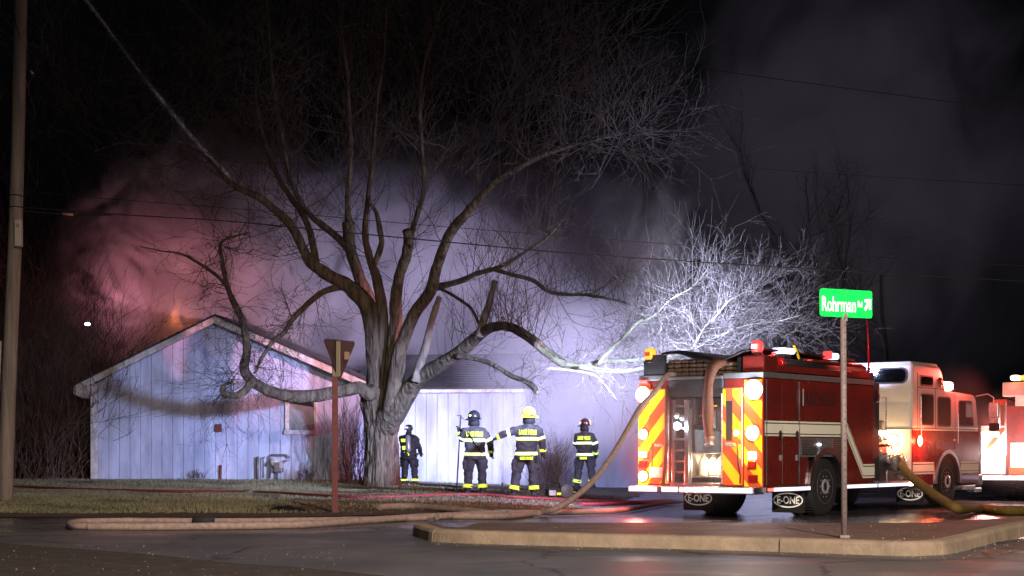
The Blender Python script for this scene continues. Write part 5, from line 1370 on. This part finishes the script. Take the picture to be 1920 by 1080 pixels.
        for (z_, r_) in ((.045, .118), (-.03, .13), (-.12, .135)):
            for q in range(13):
                a = math.atan2(-fy, -fx)+(-PI*.55+PI*1.1*q/12); vs.append((hd.x+math.cos(a)*r_, hd.y+math.sin(a)*r_*1.1, hd.z+z_))
        mb.add(vs, [(i*13+q, i*13+q+1, (i+1)*13+q+1, (i+1)*13+q) for i in range(2) for q in range(12)], 0, True)
        o_ = mb.build('neck_flap', M['gearb'], e); so = o_.modifiers.new('s', 'SOLIDIFY'); so.thickness = .008
    if tape:
        for nm_, zz, hh in (('chest_tape', 1.175, .075), ('hem_tape', .865, .075)):
            mb = MB()
            for (z0, z1, mi) in ((zz, zz+hh*.24, 0), (zz+hh*.24, zz+hh*.78, 1), (zz+hh*.78, zz+hh, 0)):
                vs = []; n = 26
                for z in (z0, z1):
                    cx, cy, a, bb = tor(z)
                    for q in range(n): t = 2*PI*q/n; vs.append((cx+(a*b+.014)*math.cos(t), cy+(bb*b+.014)*math.sin(t), z))
                mb.add(vs, [(q, (q+1) % n, n+(q+1) % n, n+q) for q in range(n)], mi, True)
            mb.build(nm_, tp, e)
        for (s_, e_, w_) in ((sl, el, wl), (sr, er, wr)):
            seg_band('sleeve_tape', e, s_, e_, .66, .90, .095, .080, tp, .008)
            seg_band('sleeve_tape', e, e_, w_, .66, .92, .078, .064, [M['tape_y'], M['tape_y']], .008)
    if letters:
        cx, cy, a, bb = tor(1.34)
        me = text_mesh(letters, .135, M['letter'], .002, .60, bold=.005)
        for v in me.vertices:   # wrap the lettering round the back
            x = v.co.x; ang = x/(a*b+.02); v.co.z += -(1-math.cos(ang))*(bb*b+.02); v.co.x = math.sin(ang)*(a*b+.02)
        obj_from('back_lettering', me, e, (cx, cy-bb*b-.016, 1.345), (R(90), 0, 0))
    if hem:
        MB().box((-.11, -.200, .765), (.13, -.190, .845), 0, .004).build('name_patch', M['gearb'], e)
        if hem.strip(): me = text_mesh(hem, .085, M['letter'], .002, .85, bold=.003); obj_from('name_lettering', me, e, (.01, -.202, .803), (R(90), 0, 0))
        else: MB().box((-.09, -.205, .775), (.10, -.201, .835), 0, .003).build('lime_patch', M['letter'], e)
    return e

p2 = person(891, 927, 35.2, R(2), 'firefighter with black helmet seen from behind, holding an upright pike pole', 1.79,
       arms=dict(l=(V3(-.30, .06, 1.22), V3(-.345, .10, 1.40)), r=(V3(.335, -.02, 1.16), V3(.36, .08, .93)), curl=.8), head_turn=R(25), bulk=1.08, lean=(-.02, 0))
p3 = person(986, 931, 34.0, R(0), 'firefighter with yellow helmet seen from behind, left arm stretched out', 1.84,
       arms=dict(l=(V3(-.42, .02, 1.33), V3(-.60, .10, 1.24)), r=(V3(.34, -.02, 1.17), V3(.36, .06, .94)), curl=.8), legs=dict(lf=(-.25, 0), rf=(.17, .02)),
       helmet='helmet_y', hem='GEORGE', head_turn=R(-15), lean=(.05, 0), bulk=1.06)
p4 = person(1096, 915, 40.8, R(-14), 'firefighter with maroon helmet turning right behind the slanting hose', 1.72,
       arms=dict(l=(V3(-.27, .1, 1.18), V3(-.10, .28, 1.0)), r=(V3(.30, .03, 1.15), V3(.26, .2, .92)), curl=.9), legs=dict(lf=(-.22, .05), rf=(.22, 0)),
       helmet='helmet_r', head_turn=R(35), hem=' ', lean=(.0, .02))
p1_ = person(766, 911, 43.2, R(-25), 'firefighter in black gear with air pack bending beside the tree trunk', 1.66,
       arms=dict(l=(V3(-.26, .14, 1.16), V3(-.14, .36, 1.05)), r=(V3(.28, .14, 1.15), V3(.20, .38, .98)), curl=.9), legs=dict(lf=(-.15, 0), rf=(.20, .05)),
       gear='gearb', letters=None, tank=True, tape=False, head_turn=R(10), lean=(-.05, .10), bulk=1.2)
# air pack rider details
e = p1_
mb = MB(); c = V3(-.05*1.3, .13, 1.62); mb.lathe([(.12, 0), (.125, .04), (.11, .09), (.07, .13), (0, .14)], (c.x, c.y, c.z+.06), 'z', 22, sy=1.15)
mb.lathe([(.12, .0), (.155, -.02), (.12, -.015)], (c.x, c.y, c.z+.06), 'z', 22, sy=1.15); h_ = mb.build('helmet', M['helmet_b'], e)
MB().box((c.x-.05, c.y-.15, c.z+.09), (c.x+.05, c.y-.135, c.z+.13), 0, .005).build('helmet_mark', M['tape_w'], h_)
MB().tube([(.10, -.16, 1.0), (.09, -.17, 1.05), (.05, -.13, 1.46), (.045, -.12, 1.50)], [.05, .075, .075, .04], 16).build('air_tank', M['tank'], e)
MB().tube([(.10, -.16, 1.0), (.16, -.16, .94), (.30, -.10, .95)], [.03, .025, .02], 8).build('regulator_hose', M['rubber'], e)
MB().box((.26, -.14, .90), (.38, -.06, .98), 0, .02).build('regulator', M['rubber'], e)
MB().box((-.17, -.155, 1.30), (.13, -.135, 1.39), 0, .006).build('lime_panel', M['letter'], e)
MB().box((-.12, -.165, 1.07), (.03, -.148, 1.18), 0, .006).build('lime_panel', M['letter'], e)
for v in (-.03, .07): MB().box((v-.03, -.18, .90), (v+.04, -.165, 1.0), 0, .006).build('lime_panel', M['tape_y'], e)
for f_ in ((-.15, 0), (.20, .05)): MB().tube([(f_[0], f_[1], .15), (f_[0], f_[1], .21)], .113, 16, caps=False).build('cuff_tape', M['tape_y'], e)
MB().tube([(-.15, -.185, 1.38), (.0, -.20, 1.12), (.16, -.18, .92)], .016, 6).build('shoulder_strap', M['gearb'], p2)
MB().box((.17, -.10, .70), (.25, .06, .88), 0, .03).build('radio_pouch', M['gearb'], p3)
# pike pole held by the second firefighter, thin pole of the third
b0 = P(856, 921, 35.3); t0_ = P(864, 779, 35.25)
o = empty('pike_pole', b0, label='dark pike pole with hooked head held upright by the black helmeted firefighter', cat='pike pole')
tv = t0_-b0
MB().tube([(0, 0, 0), tuple(tv)], .016, 8).build('shaft', M['hose_blk'], o)
MB().tube([tuple(tv+V3(-.08, 0, .0)), tuple(tv+V3(0, 0, .0)), tuple(tv+V3(.03, 0, -.06)), tuple(tv+V3(.07, 0, -.075))], .011, 6).build('hook', M['hose_blk'], o)
b0 = P(942, 924, 34.1); t0_ = P(941, 822, 34.1); o = empty('tool_pole', b0, label='thin pale pole planted under the outstretched hand of the yellow helmeted firefighter', cat='pole')
MB().tube([(0, 0, 0), (0, 0, .22)], .02, 8).build('foot', M['hose_blk'], o); MB().tube([(0, 0, .22), tuple(t0_-b0)], .012, 8).build('shaft', M['trimw'], o)
# saw and gear on the ground
g = G(1042, 934); eq = empty('rescue_saw', g, .3, label='dark powered saw with pale casing lying on the leaves by the boots', cat='power saw')
MB().box((-.22, -.12, .05), (.10, .12, .24), 0, .04).build('engine_housing', M['black'], eq); MB().box((-.20, -.145, .06), (-.04, -.122, .18), 0, .02).build('side_cover', M['trimw'], eq)
MB().lathe([(0, -.02), (.15, -.015), (.16, 0), (.15, .015), (0, .02)], (.26, 0, .16), 'y', 22).build('blade_guard', M['grey'], eq)
MB().tube([(-.2, 0, .24), (-.14, 0, .34), (.06, 0, .34), (.12, 0, .2)], .018, 8).build('handle', M['black'], eq)
MB().box((-.02, -.15, .07), (.08, -.123, .13), 0, .01).build('label_plate', M['tape_y'], eq)
g = G(1068, 931); eq = empty('gear_bag', g, -.4, label='dark gear bag with lime edging beside the saw', cat='bag')
MB().box((-.2, -.12, .0), (.22, .14, .17), 0, .06).build('bag_body', M['hose_blk'], eq); MB().box((-.18, -.128, .10), (.2, -.122, .125), 0, .0).build('lime_trim', M['letter'], eq)
MB().tube([(-.1, 0, .16), (0, 0, .24), (.1, 0, .16)], .012, 6).build('strap', M['black'], eq)
g = G(537, 958); eq = empty('fallen_tarp', g, 0, label='low dark heap lying at the road edge left of the sign post', cat='heap')
mb = MB(); NX = 18
vs = [(x*.36-.0, y*.2, max(0, .075*(1-x*x)*(1-y*y))*(1+.5*mnoise.noise(Vector((x*4, y*4, 0))))) for x in np.linspace(-1, 1, NX) for y in np.linspace(-1, 1, NX)]
mb.add(vs, [(i*NX+j, (i+1)*NX+j, (i+1)*NX+j+1, i*NX+j+1) for i in range(NX-1) for j in range(NX-1)], 0, True); mb.build('fabric', M['tarp'], eq)

# ------------------------------------------------------------------ hoses
def hose(pts, r, matn, name, label, flat=1.0, n=12, world=False):
    A = catmull([tuple(p) for p in pts], 8)
    A = catmull([tuple(p) for p in pts], 14); sd = random.random()*40
    rs = [r*(1+.10*mnoise.noise(Vector((i*.21+sd, 0, 0)))) for i in range(len(A))]
    mb = MB(); mb.tube([a[:3] for a in A], rs, n, flat=flat); o = mb.build(name, M[matn]); return prop(o, label, 'hose')
def gp(px, py, h=.05): g = G(px, py); return (g.x, g.y, g.z+h+.008)
th = T(-.30, -.55, 0)
top = P(1246, 733, (P(0, 0, 1).y*28.0)); 
hp = [T(1.2, -.55, 2.46), T(.1, -.56, 2.50), T(-.10, -.62, 2.44), P(1225, 738, 27.6), P(1200, 765, 27.1), P(1165, 826, 26.3), P(1130, 880, 25.6), P(1090, 922, 25.0), P(1045, 952, 24.4)]
r1 = .047
gnd = [gp(1000, 970, r1), gp(940, 975, r1), gp(820, 975, r1), gp(690, 983, r1), gp(560, 992, r1), gp(400, 995, r1), gp(250, 996, r1), gp(165, 995.5, r1)]
hose(hp+gnd, r1, 'hose_tan', 'supply_hose', 'tan supply hose slanting down from the hosebed and looping across the road')
loop = [gp(165, 995.5, r1), gp(138, 994.5, r1), gp(130, 991, r1), gp(140, 987.5, r1), gp(175, 985, r1), gp(280, 984, r1), gp(400, 983.5, r1*.8), gp(560, 982, r1*.8), gp(700, 980, r1*.8), gp(800, 977, r1*.8), (0.0,)*3]
loop = loop[:-1]
o = hose(loop[0:], r1*.86, 'hose_tan', 'supply_hose', 'return run of the tan hose with its rounded bend on the left road')
cpl = gp(382, 984, r1); MB().tube([(cpl[0]-.14, cpl[1], cpl[2]), (cpl[0]+.14, cpl[1], cpl[2])], .056, 12).build('hose_coupling', M['hose_blk'], label='dark coupling on the return run of the tan hose', cat='coupling')
hose([gp(820, 976, .05), gp(900, 972, .06), gp(980, 970, .06), gp(1080, 968, .06), gp(1160, 964, .06), gp(1215, 955, .06), gp(1262, 947, .06), gp(1330, 944, .06)], .047, 'hose_tan', 'supply_hose', 'tan hose running along the road and under the engine tail')
hose([gp(712, 958, .05), gp(740, 956, .05), gp(780, 956, .05), gp(830, 960, .05), gp(890, 966, .05), gp(960, 972, .05)], .05, 'hose_tan', 'supply_hose', 'short reddish hose bend at the lawn edge joining the tan hoses')
hose([gp(-60, 913, .03), gp(25, 915, .03), gp(150, 920, .03), gp(300, 924, .03), gp(460, 925.5, .03), gp(560, 930, .03), gp(640, 935, .03), gp(740, 935, .03), gp(840, 931, .03), gp(900, 931, .03), gp(970, 936, .03), gp(1050, 940, .03), gp(1130, 943, .03), gp(1250, 946, .03)], .042, 'hose_red', 'attack_hose', 'red hose lying along the lawn in front of tree and firefighters', .75)
cpl = gp(468, 926, .03); MB().tube([(cpl[0]-.13, cpl[1], cpl[2]), (cpl[0]+.13, cpl[1], cpl[2])], .055, 12).build('hose_coupling', M['meter'], label='metal coupling on the red hose on the lawn', cat='coupling')
hose([gp(1090, 950, .03), gp(1040, 951, .03), gp(1180, 947, .03)][:1]+[gp(1130, 949, .03), gp(1190, 946, .03), gp(1260, 942, .03)], .04, 'hose_red', 'attack_hose', 'short red hose passing under the slanting hose near the engine')
hose([tuple(T(5.22, 1.20, .93)), tuple(T(5.22, 1.36, .91)), P(1703, 889, 30.2), P(1731, 912, 29.4), P(1762, 935, 28.7), P(1797, 953, 27.95), gp(1837, 962, .08), gp(1880, 966, .08), gp(1930, 966, .08), gp(2050, 964, .08)], .085, 'hose_yel', 'intake_hose', 'thick yellow intake hose drooping from the pump panel to the road', 1.0, 16)
hose([tuple(P(760, 893, 42.9)), gp(766, 907, .03), gp(790, 911, .03), gp(840, 914, .03), gp(880, 918, .03), gp(930, 917, .03), gp(1000, 922, .03), gp(1030, 924, .03)], .035, 'hose_blk', 'attack_hose', 'dark charged hose trailing from the crouching firefighter along the wall foot')
o = MB().tube([tuple(T(-.2, -.60, .56)), tuple(T(-.12, -.61, .9)), tuple(T(-.09, -.60, 1.3)), tuple(T(-.08, -.60, 1.9)), tuple(T(-.06, -.6, 2.3))], .035, 8).build('webbing_strap', M['brown_hose'], label='dark red strap hanging beside the open tail bay', cat='strap')

# ------------------------------------------------------------------ signs
# green street name sign on its post, turned away from the camera
g = G(1584, 1008); d = g.y*(1); zb = H_K
d = F*(CZ-zb)/(1009-HY); X = (1583-CX)/F*d
ss = empty('street_sign', (X, d, zb), 0, label='bright green street name sign on a slim metal post on the island', cat='street sign')
s_pm = F/d
zt = CZ+(HY-545)/s_pm-zb
mb = MB(); mb.tube([(0, 0, 0), (-.01, 0, zt-.28)], .030, 12); mb.build('post', M['galv'], ss)
mb = MB()
for i in range(34): mb.box((-.004, -.0325, .10+i*.07), (.004, -.029, .115+i*.07))
mb.build('post_holes', M['black'], ss, kind='stuff')
MB().box((-.05, -.04, -.003), (.05, .04, .03), 0, .01).build('base_collar', M['galv'], ss)
x0, x1 = (1534-CX)/F*d-X, (1639-CX)/F*d-X
wpx = x1-x0; full = .66; ang = math.acos(min(1, wpx/full))
pl = bpy.data.objects.new('sign_plate', None)
ctr = V3((x0+x1)/2, 0, CZ+(HY-569)/s_pm-zb); hh = 52/s_pm/2
def plate(poly_fn, u0, u1, name, m):
    return None
pln = MB().prism(rrect(-full/2, full/2, -hh, hh, .03), -.004, .004, 'y').build('sign_plate', M['sign_g'], ss)
pln.location = ctr; pln.rotation_euler = (0, R(-.2), ang*.85)
def fit_text(txt, x0_, x1_, h_, z_, bold):
    me = text_mesh(txt, .2, M['sign_w'], .0006, 1.0, 'LEFT', bold=bold)
    xs_ = [v.co.x for v in me.vertices]; ys_ = [v.co.y for v in me.vertices]
    for v in me.vertices:
        v.co.x = x0_+(v.co.x-min(xs_))/(max(xs_)-min(xs_))*(x1_-x0_); v.co.y = (v.co.y-min(ys_))/(max(ys_)-min(ys_))*h_-h_/2+z_
    return me
me = fit_text('Rohrman', -.305, .118, .145, -.012, .0015); obj_from('lettering', me, pln, (0, -.0052, 0), (R(90), 0, 0))
me = fit_text('Rd', .145, .200, .06, .0, .001); obj_from('lettering', me, pln, (0, -.0052, 0), (R(90), 0, 0))
ar0 = [(.255, -.05), (.275, -.065), (.325, -.012), (.325, -.05), (.355, -.05), (.355, .055), (.262, .05), (.262, .025), (.300, .02)]
ar = [((a-.255)*.9+.222, b) for a, b in ar0]
MB().prism(ar, -.0065, -.005, 'y').build('arrow', M['sign_w'], pln)
for z_ in (hh-.03, -hh+.03): MB().lathe([(.008, 0), (.006, -.006), (0, -.007)], (0, -.004, z_), 'y', 8).build('bolt', M['galv'], pln)
MB().box((-.035, -.02, zt-.30), (.03, .03, zt-.22), 0, .006).build('bracket', M['galv'], ss)
# triangular sign seen from behind
g = G(628, 963); d = g.y; spm = F/d
ys = empty('triangular_sign', g, 0, label='back of a triangular road sign on a post tinted red as if lit by the engine at the lawn edge', cat='road sign')
def Q(px, py): return ((px-628)/spm, CZ+(HY-py)/spm-g.z)
full = .76; ca = (48/spm)/full; an = math.acos(min(1, ca)); xc, zc = Q(636, 637)
h_t = (712-637)/spm
tri = [(-full/2+.03, 0), (full/2-.03, 0), (full/2, -.03), (full/2-.01, -.06), (.03, -h_t+.01), (0, -h_t), (-.03, -h_t+.01), (-full/2+.01, -.06), (-full/2, -.03)]
tp_ = MB().prism(tri, -.003, .003, 'y').build('sign_plate', M['signback'], ys); tp_.location = (xc, .045, zc); tp_.rotation_euler = (0, 0, an*.98)
mb = MB(); x_, zt_ = Q(630, 640); mb.box((-.032, -.015, -.05), (.032, .005, zt_-.02)); mb.box((-.045, -.001, -.05), (-.032, .02, zt_-.02)); mb.box((.032, -.001, -.05), (.045, .02, zt_-.02))
po = mb.build('post', M['postred'], ys); po.location = (0, 0, 0)
z0_ = Q(0, 706)[1]; z1_ = Q(0, 640)[1]; MB().box((-.035, -.026, z0_), (.085, -.017, z1_), 0, .0).build('perforated_strip', M['tan'], ys)
mb = MB()
for i in range(16): mb.box((.01, -.030, z0_+.02+i*.035), (.024, -.0262, z0_+.035+i*.035)); mb.box((.045, -.030, z0_+.02+i*.035), (.059, -.0262, z0_+.035+i*.035))
mb.build('perforation', M['black'], ys, kind='stuff')
x_, z_ = Q(652, 667); MB().box((x_-.05, -.03, z_-.06), (x_+.03, -.018, z_+.06), 0, .004).build('orange_tag', M['orange'], ys)
